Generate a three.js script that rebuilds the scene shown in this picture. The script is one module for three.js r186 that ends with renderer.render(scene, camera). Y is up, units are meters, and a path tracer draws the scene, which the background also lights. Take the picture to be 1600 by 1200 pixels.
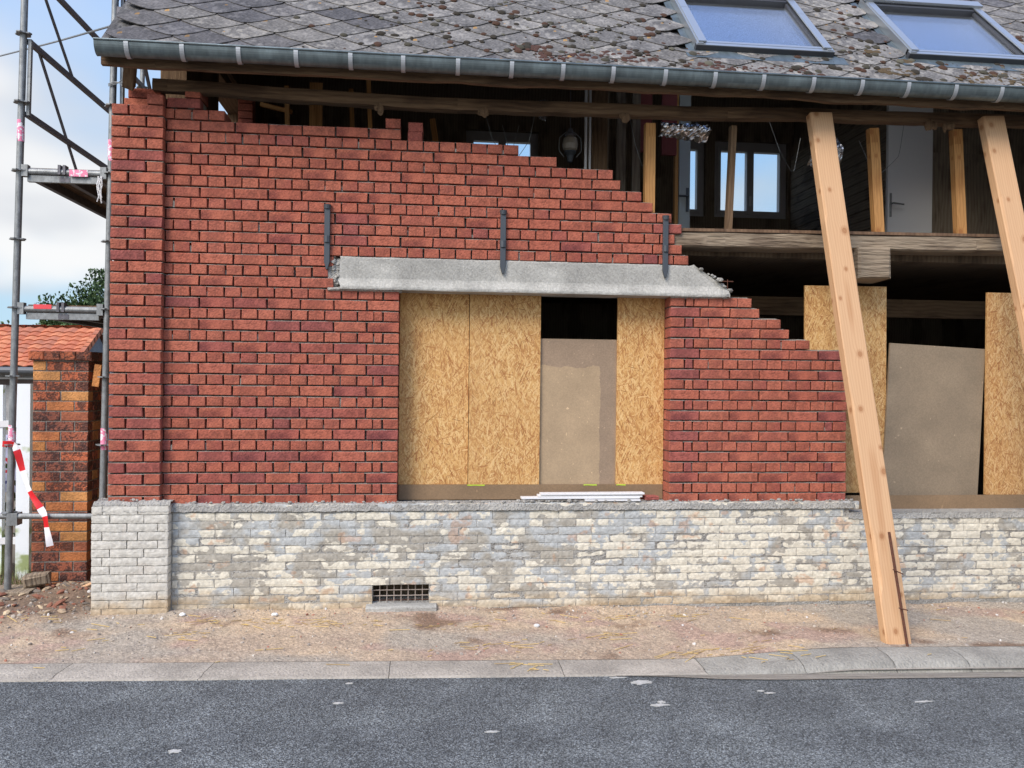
import * as THREE from 'three';
import { mergeGeometries } from 'three/addons/utils/BufferGeometryUtils.js';

// ------------------------------------------------------------------ camera, sky, sun, exposure
const scene = new THREE.Scene();
const camera = new THREE.PerspectiveCamera(49.62, 4 / 3, 0.05, 900);
camera.position.set(1.771, 1.614, 5.957);
camera.rotation.set(-0.0021, -0.1074, 0.0108, 'YXZ');
const renderer = new THREE.WebGLRenderer({ antialias: true });
renderer.setSize(1024, 768);
renderer.toneMapping = THREE.LinearToneMapping;
renderer.toneMappingExposure = 1.03;
renderer.shadowMap.enabled = true;

const SUN = new THREE.Vector3(-0.5, 0.82, 0.62).normalize();
const sun = new THREE.DirectionalLight(0xfff0df, 3.0);
sun.position.copy(SUN).multiplyScalar(40); sun.target.position.set(3, 1, 0);
sun.castShadow = true; sun.shadow.radius = 50; sun.shadow.mapSize.set(2048, 2048);
Object.assign(sun.shadow.camera, { left: -14, right: 14, top: 14, bottom: -14, near: 1, far: 90 });
scene.add(sun, sun.target);

// ---- seeded noise
function rng(s) { let a = s >>> 0; return () => { a = (a + 0x6D2B79F5) | 0; let t = Math.imul(a ^ (a >>> 15), 1 | a); t = (t + Math.imul(t ^ (t >>> 7), 61 | t)) ^ t; return ((t ^ (t >>> 14)) >>> 0) / 4294967296; }; }
const hsh = (x, y, s) => { let h = Math.imul(x, 374761393) + Math.imul(y, 668265263) + Math.imul(s, 974634541) | 0; h = Math.imul(h ^ (h >>> 13), 1274126177); return ((h ^ (h >>> 16)) >>> 0) / 4294967296; };
function vn(x, y, s, p) {                               // value noise, tiling with period p
  const xi = Math.floor(x), yi = Math.floor(y), fx = x - xi, fy = y - yi, u = fx * fx * (3 - 2 * fx), v = fy * fy * (3 - 2 * fy);
  const m = p ? (k) => ((k % p) + p) % p : (k) => k;
  const x0 = m(xi), x1 = m(xi + 1), y0 = m(yi), y1 = m(yi + 1);
  const a = hsh(x0, y0, s), b = hsh(x1, y0, s), c = hsh(x0, y1, s), d = hsh(x1, y1, s);
  return a + (b - a) * u + (c - a) * v + (a - b - c + d) * u * v;
}
function fbm(x, y, s, o = 4, p = 0) { let a = 0.5, t = 0, n = 0; for (let i = 0; i < o; i++) { t += a * vn(x, y, s + i * 17, p); n += a; a *= 0.5; x *= 2; y *= 2; p *= 2; } return t / n; }
const sm = (a, b, x) => { const t = Math.min(1, Math.max(0, (x - a) / (b - a))); return t * t * (3 - 2 * t); };
const cl = (x, a, b) => Math.min(b, Math.max(a, x));
const mix = (a, b, t) => a + (b - a) * t;
const mix3 = (a, b, t) => [mix(a[0], b[0], t), mix(a[1], b[1], t), mix(a[2], b[2], t)];

// ---- sky: broken cloud over pale blue, brighter round the veiled sun
{
  const W = 1024, H = 512, data = new Float32Array(W * H * 4);
  for (let j = 0; j < H; j++) {
    const el = ((j + 0.5) / H - 0.5) * Math.PI, sy = Math.sin(el), ce = Math.cos(el);
    for (let i = 0; i < W; i++) {
      const az = ((i + 0.5) / W - 0.5) * 2 * Math.PI, dx = Math.cos(az) * ce, dz = Math.sin(az) * ce;
      let c;
      const e = Math.max(sy, 0), k = 1 / (e + 0.16), px = dx * k, pz = dz * k;
      const blue = mix3([0.54, 0.76, 0.89], [0.27, 0.48, 1.08], Math.pow(sm(0.0, 1.0, e), 0.6));
      let n = fbm(px * 0.95 + 40.6147, pz * 0.95 + 18.8358, 11, 6);
      const w = fbm(px * 0.4 + 13.8844, pz * 0.4 + 15.0507, 31, 3);
      let cov = sm(0.44, 0.62, n * 0.65 + w * 0.42 - 0.012 * sm(0.35, 0.8, e) + (1 - sm(0.0, 0.10, e)) * 0.06);
      const sh = fbm(px * 1.9 + 3.3, pz * 1.9 + 5.1, 51, 4);
      const cloud = mix3([0.70, 0.715, 0.75], [0.97, 0.96, 0.95], sm(0.3, 0.65, sh));
      c = mix3(blue, cloud, cov * 0.92);
      const d = Math.max(0, dx * SUN.x + sy * SUN.y + dz * SUN.z);
      const g = 1 + 1.9 * Math.pow(d, 5) + 3.0 * Math.pow(d, 24);
      c = [c[0] * g, c[1] * g, c[2] * g];
      if (sy < 0) { const t = sm(0, -0.12, sy); c = mix3(c, [0.2, 0.19, 0.18], t); }
      const o = (j * W + i) * 4; data[o] = c[0]; data[o + 1] = c[1]; data[o + 2] = c[2]; data[o + 3] = 1;
    }
  }
  const sky = new THREE.DataTexture(data, W, H, THREE.RGBAFormat, THREE.FloatType);
  sky.mapping = THREE.EquirectangularReflectionMapping; sky.magFilter = sky.minFilter = THREE.LinearFilter; sky.wrapS = THREE.RepeatWrapping; sky.needsUpdate = true;
  scene.background = sky; scene.environment = sky;
  scene.backgroundIntensity = 1.0; scene.environmentIntensity = 1.0;
}

// ------------------------------------------------------------------ texture and mesh helpers
const s2l = (v) => { v /= 255; return v <= 0.04045 ? v / 12.92 : Math.pow((v + 0.055) / 1.055, 2.4); };
const l2s = (v) => 255 * (v <= 0.0031308 ? v * 12.92 : 1.055 * Math.pow(Math.max(v, 0), 1 / 2.4) - 0.055);
function tex(w, h, fn, srgb = true, wm = 1, hm = 1) {         // fn(x, y) -> [r, g, b] 0..255 ; covers wm x hm metres
  const d = new Uint8Array(w * h * 4);
  for (let y = 0; y < h; y++) for (let x = 0; x < w; x++) { const c = fn(x, y, w, h), o = (y * w + x) * 4; d[o] = cl(c[0], 0, 255); d[o + 1] = cl(c[1], 0, 255); d[o + 2] = cl(c[2], 0, 255); d[o + 3] = 255; }
  const t = new THREE.DataTexture(d, w, h, THREE.RGBAFormat); if (srgb) t.colorSpace = THREE.SRGBColorSpace;
  t.wrapS = t.wrapT = THREE.RepeatWrapping; t.magFilter = THREE.LinearFilter; t.minFilter = THREE.LinearMipmapLinearFilter; t.generateMipmaps = true;
  t.repeat.set(1 / wm, 1 / hm); t.needsUpdate = true; return t;
}
const grey = (w, h, fn, wm, hm) => tex(w, h, (x, y) => { const v = 255 * fn(x, y, w, h); return [v, v, v]; }, false, wm, hm);
const mat = (o) => new THREE.MeshStandardMaterial(Object.assign({ roughness: 0.9, metalness: 0 }, o));
const col = (r, g, b) => new THREE.Color().setRGB(r, g, b);            // linear
const hex = (h) => new THREE.Color(h);

const used = {};
function numbered(n) { used[n] = (used[n] || 0) + 1; return used[n] === 1 ? n : n + '_' + String(used[n] - 1).padStart(3, '0'); }
function mk(name, geo, m, parent) { const o = new THREE.Mesh(geo, m); o.name = parent ? name : numbered(name); o.castShadow = o.receiveShadow = true; (parent || scene).add(o); return o; }
function tag(o, label, category, group, kind) { o.userData.label = label; o.userData.category = category; if (group) o.userData.group = group; if (kind) o.userData.kind = kind; return o; }
function grp(name, label, category, group) { const o = new THREE.Group(); o.name = numbered(name); scene.add(o); return tag(o, label, category, group); }
function structure(o) { o.userData.kind = 'structure'; return o; }

function projUV(g, ox = 0, oy = 0) {                    // box projection, uv in metres
  g = g.index ? g.toNonIndexed() : g; g.computeVertexNormals();
  const p = g.attributes.position, n = g.attributes.normal, uv = new Float32Array(p.count * 2);
  for (let i = 0; i < p.count; i += 3) {
    let ax = 0, ay = 0, az = 0; for (let k = 0; k < 3; k++) { ax += n.getX(i + k); ay += n.getY(i + k); az += n.getZ(i + k); }
    ax = Math.abs(ax); ay = Math.abs(ay); az = Math.abs(az);
    for (let k = 0; k < 3; k++) { const j = i + k; let u, v;
      if (az >= ax && az >= ay) { u = p.getX(j); v = p.getY(j); } else if (ax >= ay) { u = p.getZ(j); v = p.getY(j); } else { u = p.getX(j); v = p.getZ(j); }
      uv[j * 2] = u + ox; uv[j * 2 + 1] = v + oy; }
  }
  g.setAttribute('uv', new THREE.BufferAttribute(uv, 2)); return g;
}
function box(x0, x1, y0, y1, z0, z1) { const g = new THREE.BoxGeometry(x1 - x0, y1 - y0, z1 - z0); g.translate((x0 + x1) / 2, (y0 + y1) / 2, (z0 + z1) / 2); return g; }
const ubox = (...a) => projUV(box(...a));
function rawGeo(tris) { const g = new THREE.BufferGeometry(); g.setAttribute('position', new THREE.BufferAttribute(new Float32Array(tris), 3)); g.computeVertexNormals(); return g; }
// bevelled, slightly uneven block; front face at z=0, body to z=-d, x 0..l, y 0..h
function blockGeo(l, h, d, seed, bev = 0.003, jit = 0.0014, ou, ov) {
  const r = rng(seed), j = () => (r() - 0.5) * 2 * jit, T = [];
  const ring = (i, z) => [[i, i, z], [l - i, i, z], [l - i, h - i, z], [i, h - i, z]].map(q => [q[0] + j(), q[1] + j(), q[2] + (z < -0.01 ? 0 : j() * 0.7)]);
  const A = ring(bev, 0), B = ring(0, -bev), C = ring(0, -d);
  const quad = (a, b, c, e) => T.push(...a, ...b, ...c, ...a, ...c, ...e);
  quad(A[0], A[1], A[2], A[3]);
  for (let k = 0; k < 4; k++) { const n = (k + 1) % 4; quad(A[k], B[k], B[n], A[n]); quad(B[k], C[k], C[n], B[n]); }
  quad(C[3], C[2], C[1], C[0]);
  return projUV(rawGeo(T), ou ?? r() * 7, ov ?? r() * 7);
}
function tube(pts, r, seg = 8, n = 0) { const c = new THREE.CatmullRomCurve3(pts.map(p => new THREE.Vector3(...p)), false, 'catmullrom', 0.1); return new THREE.TubeGeometry(c, n || Math.max(1, (pts.length - 1) * 4), r, seg, false); }
function rod(a, b, r, seg = 10) { const A = new THREE.Vector3(...a), B = new THREE.Vector3(...b), d = B.clone().sub(A), g = new THREE.CylinderGeometry(r, r, d.length(), seg); g.applyQuaternion(new THREE.Quaternion().setFromUnitVectors(new THREE.Vector3(0, 1, 0), d.clone().normalize())); g.translate((A.x + B.x) / 2, (A.y + B.y) / 2, (A.z + B.z) / 2); return g; }
function bar(a, b, w, d) {                              // rectangular bar from a to b, uv along its length
  const A = new THREE.Vector3(...a), B = new THREE.Vector3(...b), v = B.clone().sub(A), L = v.length(), g = projUV(new THREE.BoxGeometry(w, L, d), a[0] * 3.1, a[2] * 2.3);
  g.applyQuaternion(new THREE.Quaternion().setFromUnitVectors(new THREE.Vector3(0, 1, 0), v.normalize())); g.translate((A.x + B.x) / 2, (A.y + B.y) / 2, (A.z + B.z) / 2); return g;
}
const merge = (a) => mergeGeometries(a.map(g => { g = g.index ? g.toNonIndexed() : g; for (const k of Object.keys(g.attributes)) if (!['position', 'normal', 'uv'].includes(k)) g.deleteAttribute(k); return g; }));
function gridGeo(nu, nv, fn, vcol) {                    // fn(u, v) -> [x, y, z, u', v']
  const P = [], U = [], C = [], I = [];
  for (let j = 0; j <= nv; j++) for (let i = 0; i <= nu; i++) { const q = fn(i / nu, j / nv); P.push(q[0], q[1], q[2]); U.push(q[3] ?? q[0], q[4] ?? q[2]); if (vcol) C.push(...vcol(q[0], q[1], q[2])); }
  for (let j = 0; j < nv; j++) for (let i = 0; i < nu; i++) { const a = j * (nu + 1) + i, b = a + 1, c = a + nu + 1, d = c + 1; I.push(a, b, d, a, d, c); }
  const g = new THREE.BufferGeometry(); g.setAttribute('position', new THREE.Float32BufferAttribute(P, 3)); g.setAttribute('uv', new THREE.Float32BufferAttribute(U, 2)); if (vcol) g.setAttribute('color', new THREE.Float32BufferAttribute(C, 3));
  g.setIndex(I); g.computeVertexNormals(); return g;
}

// ------------------------------------------------------------------ materials
const M = {};
{ // fired brick: fine sand grain, purple flashing in patches
  const f = (x, y, w) => { const a = fbm(x / w * 24, y / w * 24, 3, 4, 24), b = fbm(x / w * 170, y / w * 170, 5, 2, 170), c = fbm(x / w * 9, y / w * 13, 9, 3, 0 || 9); return [a, b, c]; };
  const t = tex(1024, 1024, (x, y, w) => { const [a, b, c] = f(x, y, w); const k = 0.80 + 0.22 * a + 0.26 * (b - 0.5); let q = mix3([255 * k, 250 * k, 246 * k], [216 * k, 202 * k, 210 * k], sm(0.54, 0.82, c)); if (hsh(x >> 1, y >> 1, 8) > 0.9985) q = [255, 225, 200]; if (hsh(x >> 1, y >> 1, 18) > 0.9975) q = [110, 70, 70]; return q; }, true, 1.6, 1.6);
  const b = grey(512, 512, (x, y, w) => fbm(x / w * 90, y / w * 90, 21, 3, 90), 0.8, 0.8);
  const B = (r, g, bl) => mat({ color: col(r, g, bl), map: t, bumpMap: b, bumpScale: 0.004, roughness: 0.92 });
  M.brickTints = [[0.425, 0.127, 0.075], [0.41, 0.119, 0.070], [0.44, 0.135, 0.080], [0.395, 0.113, 0.068], [0.41, 0.122, 0.076]];
  M.brick = M.brickTints.map(c => B(...c));
  M.brickDark = [B(0.345, 0.096, 0.073), B(0.31, 0.088, 0.072), B(0.37, 0.102, 0.071)];
  M.brickStuff = mat({ map: t, bumpMap: b, bumpScale: 0.004, vertexColors: true });
  const P = (r, g, bl) => mat({ color: col(r, g, bl), map: t, bumpMap: b, bumpScale: 0.004, roughness: 0.8 });
  const sp = tex(512, 512, (x, y, w) => { const a = fbm(x / w * 12, y / w * 12, 63, 4, 12), g = fbm(x / w * 60, y / w * 60, 64, 2, 60); const k = sm(0.42, 0.6, a * 0.6 + g * 0.4); return mix3([250, 190, 160], [136, 110, 102], k); }, true, 0.6, 0.6);
  const S = (r, g, bl) => mat({ color: col(r, g, bl), map: sp, bumpMap: b, bumpScale: 0.006, roughness: 0.75 });
  M.yellowBrick = [P(0.62, 0.26, 0.075), P(0.60, 0.215, 0.07), P(0.66, 0.31, 0.10), P(0.46, 0.15, 0.07)];
  M.brownBrick = [S(0.36, 0.19, 0.13), S(0.28, 0.16, 0.125), S(0.48, 0.23, 0.13)];
}
{ // cement, mortar, concrete
  const t = tex(1024, 1024, (x, y, w) => { const a = fbm(x / w * 8, y / w * 8, 71, 5, 8), b = fbm(x / w * 128, y / w * 128, 73, 2, 128), s = hsh(x >> 1, y >> 1, 75); let k = 205 + 60 * (a - 0.5) + 42 * (b - 0.5); if (s > 0.992) k -= 70; if (s < 0.005) k += 35; return [k, k * 0.985, k * 0.955]; }, true, 1.2, 1.2);
  const b = grey(512, 512, (x, y, w) => fbm(x / w * 60, y / w * 60, 77, 4, 60), 0.6, 0.6);
  M.mortar = mat({ color: col(0.40, 0.375, 0.335), map: t, bumpMap: b, bumpScale: 0.008, roughness: 1 });
  M.cement = mat({ color: col(0.50, 0.495, 0.47), map: t, bumpMap: b, bumpScale: 0.012, roughness: 1 });
  M.concrete = mat({ color: col(0.60, 0.60, 0.57), map: t, bumpMap: b, bumpScale: 0.003, roughness: 0.95 });
  M.kerb = mat({ color: col(0.54, 0.50, 0.44), map: t, bumpMap: b, bumpScale: 0.006, roughness: 0.95 });
  M.kerbGrey = mat({ color: col(0.45, 0.44, 0.40), map: t, bumpMap: b, bumpScale: 0.008, roughness: 0.95 });
  M.cementTex = t; M.cementBump = b;
}
{ // asphalt: packed chips
  const n = 1024, h = new Float32Array(n * n), c = new Float32Array(n * n), r = rng(5);
  for (let k = 0; k < 26000; k++) { const cx = r() * n, cy = r() * n, R = 2.2 + r() * 4.2, v = 0.35 + r() * 0.65, e = 0.6 + r() * 0.8, t = (r() - 0.5) * 0.5, hh = 0.4 + 0.6 * r(), an = r() * 3.14, ca = Math.cos(an), sa = Math.sin(an);
    for (let y = -8; y <= 8; y++) for (let x = -8; x <= 8; x++) { const X = (x * ca + y * sa), Y = (-x * sa + y * ca) * e, d = Math.max(Math.abs(X) * 0.9 + Math.abs(Y) * 0.35, Math.hypot(X, Y)) / R; if (d < 1) { const i = ((Math.floor(cy + y) + n) % n) * n + ((Math.floor(cx + x) + n) % n); const q = hh * (1 - d * d * 0.5) + t * x * 0.05; if (q > h[i]) { h[i] = q; c[i] = v; } } } }
  const t = tex(n, n, (x, y) => { const i = y * n + x, f = fbm(x / n * 6, y / n * 6, 91, 3, 6), v = (0.42 + 0.62 * c[i] * h[i]) * (0.86 + 0.28 * f); const w = hsh(x >> 1, y >> 1, 93) > 0.9972 ? 60 : 0; return [174 * v + w, 175 * v + w, 177 * v + w]; }, true, 0.85, 0.85);
  const b = grey(n, n, (x, y) => h[y * n + x], 0.85, 0.85);
  M.asphalt = mat({ color: col(0.70, 0.745, 0.725), map: t, bumpMap: b, bumpScale: 0.007, roughness: 0.9, vertexColors: true });
}
{ // trodden earth of the pavement
  const t = tex(2048, 512, (x, y, w, h) => {
    const X = x / w * 10.7 - 2.2, Z = y / h * 2.6 - 1.5;
    const a = fbm(X * 1.6, Z * 3.2, 101, 5), b = fbm(X * 3.1 + 4, Z * 4 + 2, 103, 4), c = 0.5 * fbm(X * 60, Z * 60, 105, 2) + 0.5 * hsh(x, y, 106), d = fbm(X * 0.9 + 3, Z * 1.5, 107, 3);
    let q = mix3([186, 169, 148], [203, 183, 156], sm(0.42, 0.62, a));
    q = mix3(q, [182, 158, 142], sm(0.5, 0.66, b));                 // pinkish crushed brick and stone
    q = mix3(q, [176, 168, 154], sm(0.54, 0.70, d));                // cement spilt along the wall
    q = mix3(q, [128, 104, 84], sm(0.60, 0.75, fbm(X * 2.2 + 9, Z * 3 + 7, 109, 4)) * 0.8);
    if (X < -0.4) q = mix3(q, [112, 92, 74], 0.75 * sm(-0.35, -0.6, X) * sm(0.75, 0.2, Z + fbm(X * 4, Z * 4, 111, 3) * 0.5));
    const k = 0.72 + 0.56 * c, s = hsh(x, y, 113); q = [q[0] * k, q[1] * k, q[2] * k];
    if (s > 0.985) q = q.map(v => v * 0.6); if (s < 0.012) q = q.map(v => v * 1.3 + 10); return q;
  });
  const b = grey(1024, 1024, (x, y, w) => 0.6 * fbm(x / w * 70, y / w * 70, 121, 4, 70) + 0.4 * Math.pow(fbm(x / w * 30, y / w * 30, 125, 2, 30), 2), 1, 1);
  b.repeat.set(9, 2.2);
  M.dirt = mat({ color: col(0.74, 0.70, 0.66), map: t, bumpMap: b, bumpScale: 0.011, roughness: 1 });
  M.soil = mat({ color: col(0.16, 0.13, 0.09), roughness: 1 });
}
{ // old limewash over brick, flaking to grey render. One texture per half of the wall
  const H = 0.0575, L = 0.24;
  M.plinthMap = (x0, x1, clean) => tex(clean ? 1024 : 2048, clean ? 256 : 512, (x, y, w, h) => {
    const X = x0 + (x / w) * (x1 - x0), Y = -0.06 + (y / h) * 0.86;
    const row = Math.floor(Y / H), fy = Y / H - row, off = (row & 1) * L / 2 + 0.03 * (hsh(row, 3, 5) - 0.5), bi = Math.floor((X + off) / L), fx = ((X + off) / L - bi) * L;
    const edge = Math.min(fx, L - fx, fy * H * 1.6, (1 - fy) * H * 1.6);
    const zone = 0.13 * Math.exp(-Math.pow((X - 2.1) / 0.95, 2)) * sm(0.10, 0.30, Y) * sm(0.72, 0.5, Y) + 0.05 * Math.exp(-Math.pow((X - 0.35) / 0.3, 2)) - 0.05 * sm(3.0, 4.2, X) * sm(0.1, 0.2, Y) - 0.01;
    const n = fbm(X * 14, Y * 20, 131, 5) * 0.65 + fbm(X * 5, Y * 9, 133, 3) * 0.35 + 0.16 * (hsh(bi, row, 7) - 0.5);
    const m = clean ? 0 : sm(0.505, 0.522, n + zone + 0.10 * sm(0.016, 0.0, edge));          // 1 = paint gone
    const g = fbm(X * 60, Y * 60, 137, 3), g2 = fbm(X * 3, Y * 5, 139, 4);
    let paint = mix3([220, 212, 193], [207, 201, 185], g2); if (clean) paint = mix3([207, 202, 191], [192, 188, 179], fbm(X * 9, Y * 9, 141, 4));
    const render = mix3([178, 180, 178], [166, 160, 148], sm(0.4, 0.6, fbm(X * 6 + 3, Y * 8, 143, 4)));
    let q = mix3(paint, render, m);
    const rust = sm(0.68, 0.76, fbm(X * 9 + 5, Y * 12, 149, 4)) * 0.35; q = mix3(q, [186, 132, 98], rust * (clean ? 0.1 : 1));
    const splash = sm(0.16, 0.0, Y - 0.01 + 0.01 * X + 0.16 * (fbm(X * 7, Y * 14, 151, 5) - 0.5)); q = mix3(q, [176, 150, 116], 0.75 * splash);       // mud spatter with a ragged upper edge
    const k = 0.88 + 0.24 * g; return [q[0] * k, q[1] * k, q[2] * k];
  });
  M.plinthBump = grey(1024, 512, (x, y, w) => fbm(x / w * 60, y / w * 60, 153, 4, 60), 1, 0.5);
}
{ // slates, lichened
  const t = tex(1024, 1024, (x, y, w) => { const a = fbm(x / w * 10, y / w * 10, 161, 4, 10), b = fbm(x / w * 100, y / w * 100, 163, 3, 100), l = fbm(x / w * 36, y / w * 36, 165, 4, 36), z = fbm(x / w * 5, y / w * 5, 167, 3, 5); let k = 128 + 70 * (a - 0.5) + 70 * (b - 0.5); let q = [k * 1.0, k * 0.985, k * 0.97]; q = mix3(q, [196, 193, 186], sm(0.56, 0.68, l * 0.62 + z * 0.42) * 0.55); if (fbm(x / w * 22, y / w * 22, 169, 3, 22) > 0.83) q = [190, 150, 90]; return q; }, true, 1.5, 1.5);
  const b = grey(512, 512, (x, y, w) => fbm(x / w * 50, y / w * 50, 171, 4, 50), 0.6, 0.6);
  const S = (r, g, bl) => mat({ color: col(r, g, bl), map: t, bumpMap: b, bumpScale: 0.006, roughness: 0.85 });
  M.slate = [S(0.66, 0.64, 0.60), S(0.59, 0.575, 0.55), S(0.70, 0.675, 0.63), S(0.62, 0.595, 0.55)]; M.slateDark = [S(0.36, 0.35, 0.36), S(0.32, 0.315, 0.33), S(0.44, 0.425, 0.42)];
  M.slateSheet = S(0.3, 0.3, 0.3);
  M.moss = mat({ color: 0xffffff, roughness: 1 });
}
function canvasTex(w, h, draw, wm, hm) { const c = document.createElement('canvas'); c.width = w; c.height = h; const g = c.getContext('2d'); draw(g, w, h); const t = new THREE.CanvasTexture(c); t.colorSpace = THREE.SRGBColorSpace; t.wrapS = t.wrapT = THREE.RepeatWrapping; t.repeat.set(1 / wm, 1 / hm); return t; }
{ // strand board, fibreboard
  const t = canvasTex(1024, 2048, (g, w, h) => {
    const r = rng(77); g.fillStyle = 'rgb(196,152,94)'; g.fillRect(0, 0, w, h);
    const P = [[222, 184, 126], [208, 164, 104], [196, 150, 92], [228, 192, 138], [180, 130, 76], [168, 116, 66], [214, 172, 112], [230, 198, 144]];
    for (let k = 0; k < 13000; k++) { const x = r() * w, y = r() * h, L = 40 + r() * r() * 200, W = 4 + r() * 13, a = Math.PI / 2 + (r() - 0.5) * (r() < 0.35 ? 3 : 1.7), dark = r() < 0.035, p = dark ? [112 + r() * 30, 68 + r() * 20, 34] : P[Math.floor(r() * P.length)];
      for (const [ox, oy] of [[0, 0], [x < 120 ? w : x > w - 120 ? -w : 0, y < 120 ? h : y > h - 120 ? -h : 0]]) { g.save(); g.translate(x + ox, y + oy); g.rotate(a); g.fillStyle = `rgba(${p[0] | 0},${p[1] | 0},${p[2] | 0},${dark ? 0.68 : 0.32 + r() * 0.4})`; g.beginPath(); const w1 = dark ? W * 0.35 : W; g.moveTo(-L / 2, -w1 * 0.3); g.lineTo(L * 0.3, -w1 / 2); g.lineTo(L / 2, w1 * 0.1); g.lineTo(L * 0.2, w1 / 2); g.lineTo(-L * 0.45, w1 * 0.3); g.closePath(); g.fill(); g.restore(); if (!ox && !oy) continue; } }
  }, 0.75, 1.5);
  const n = grey(256, 256, (x, y, w) => fbm(x / w * 30, y / w * 20, 181, 4, 30), 0.5, 0.5);
  M.osb = [mat({ color: col(0.88, 0.82, 0.71), map: t, roughness: 0.75, bumpMap: n, bumpScale: 0.002 }), mat({ color: col(0.84, 0.79, 0.70), map: t, roughness: 0.75, bumpMap: n, bumpScale: 0.002 }), mat({ color: col(0.78, 0.72, 0.66), map: t, roughness: 0.75, bumpMap: n, bumpScale: 0.002 })];
  M.fibreStained = mat({ map: tex(512, 1024, (x, y, w, h) => { const a = fbm(x / w * 5, y / h * 9, 197, 4), b = fbm(x / w * 90, y / h * 160, 198, 2), e = 0.03 * (fbm(y / h * 22, 3, 199, 4) - 0.5), pale = (x / w + e < 0.77 ? 1 : 0) * (y / h + e * 0.6 < 0.80 + 0.03 * fbm(x / w * 14, 7, 200, 3) ? 1 : 0); let k = 1 + 0.12 * (a - 0.5) + 0.13 * (b - 0.5); const q = pale ? [170, 148, 118] : [150, 130, 108]; if (fbm(x / w * 34, y / h * 50, 196, 3) > 0.83) k *= 1.22; return [q[0] * k, q[1] * k, q[2] * k]; }, true, 0.605, 1.086), color: col(0.92, 0.9, 0.88), roughness: 0.9 });
  M.osbEdge = mat({ color: col(0.42, 0.28, 0.15), roughness: 0.9 });
  const f = tex(512, 512, (x, y, w) => { const a = fbm(x / w * 5, y / w * 5, 191, 4, 5), b = fbm(x / w * 120, y / w * 120, 193, 2, 120); let k = 1 + 0.16 * (a - 0.5) + 0.14 * (b - 0.5); if (fbm(x / w * 30, y / w * 22, 195, 3, 30) > 0.86) k *= 1.2; return [158 * k, 138 * k, 112 * k]; }, true, 0.9, 0.9);
  M.fibre = mat({ color: col(0.92, 0.90, 0.88), map: f, roughness: 0.9 }); M.fibreGrey = mat({ color: col(0.72, 0.74, 0.76), map: f, roughness: 0.9 }); M.fibreBrown = mat({ color: col(0.66, 0.58, 0.50), map: f, roughness: 0.9 });
}
{ // timber
  const wood = (s, base, dark, knots, wm, hm, w = 512, h = 2048) => { const K = [], r = rng(s); for (let k = 0; k < knots; k++) K.push([w * (0.15 + 0.7 * r()), h * (k + 0.15 + 0.7 * r()) / knots, (18 + r() * 16) * w / 512]);
    return tex(w, h, (x, y) => { let dx = 0, near = 9; for (const [kx, ky, R] of K) { const ex = (x - kx) / R, ey = (y - ky) / (R * 1.25 * (wm / w) / (hm / h)), d = Math.hypot(ex, ey); near = Math.min(near, d); dx += ex * R * 0.9 * Math.exp(-d * d / 5); }
      const X = (x + dx) / w * 16 + 1.6 * fbm(x / w * 3, y / h * 6, s + 1, 3), g = 0.5 + 0.5 * Math.sin(X * 6.283 * 0.9 + 2 * fbm(x / w * 2, y / h * 3, s + 2, 2)), f = fbm(x / w * 90, y / h * 24, s + 3, 3), p = fbm(x / w * 4, y / h * 7, s + 5, 4);
      let q = mix3(base, dark, 0.30 * g * g + 0.42 * (f - 0.35) + 0.5 * sm(0.5, 0.8, p)); if (near < 2.2) q = mix3(q, [150, 92, 50], near < 1 ? 0.5 - 0.15 * Math.sin(near * 14) : 0.28 * (2.2 - near) / 1.2); return q; }, true, wm, hm); };
  M.pine = mat({ color: col(0.72, 0.68, 0.63), map: wood(201, [232, 192, 150], [204, 156, 112], 13, 0.26, 4), roughness: 0.8 });
  M.stud = mat({ color: col(0.82, 0.74, 0.62), map: wood(211, [206, 160, 104], [150, 104, 58], 10, 0.3, 2, 256, 1024), roughness: 0.85 });
  const old = wood(221, [158, 144, 124], [92, 78, 64], 0, 0.5, 2, 256, 1024);
  const ob = grey(256, 1024, (x, y, w, h) => fbm(x / w * 30, y / h * 12, 231, 4), 0.4, 1.2);
  M.oldBeam = mat({ color: col(0.85, 0.82, 0.78), map: old, bumpMap: ob, bumpScale: 0.012, roughness: 1 });
  M.brownBoard = mat({ color: col(0.50, 0.38, 0.28), map: old, bumpMap: ob, bumpScale: 0.006, roughness: 1 });
  M.redBoard = mat({ color: col(0.62, 0.46, 0.36), map: old, roughness: 0.9 });
  M.roughBoard = mat({ color: col(0.50, 0.45, 0.39), map: old, roughness: 1 });
  M.panelWall = mat({ color: col(0.62, 0.61, 0.60), map: old, roughness: 0.9 });
}
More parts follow.
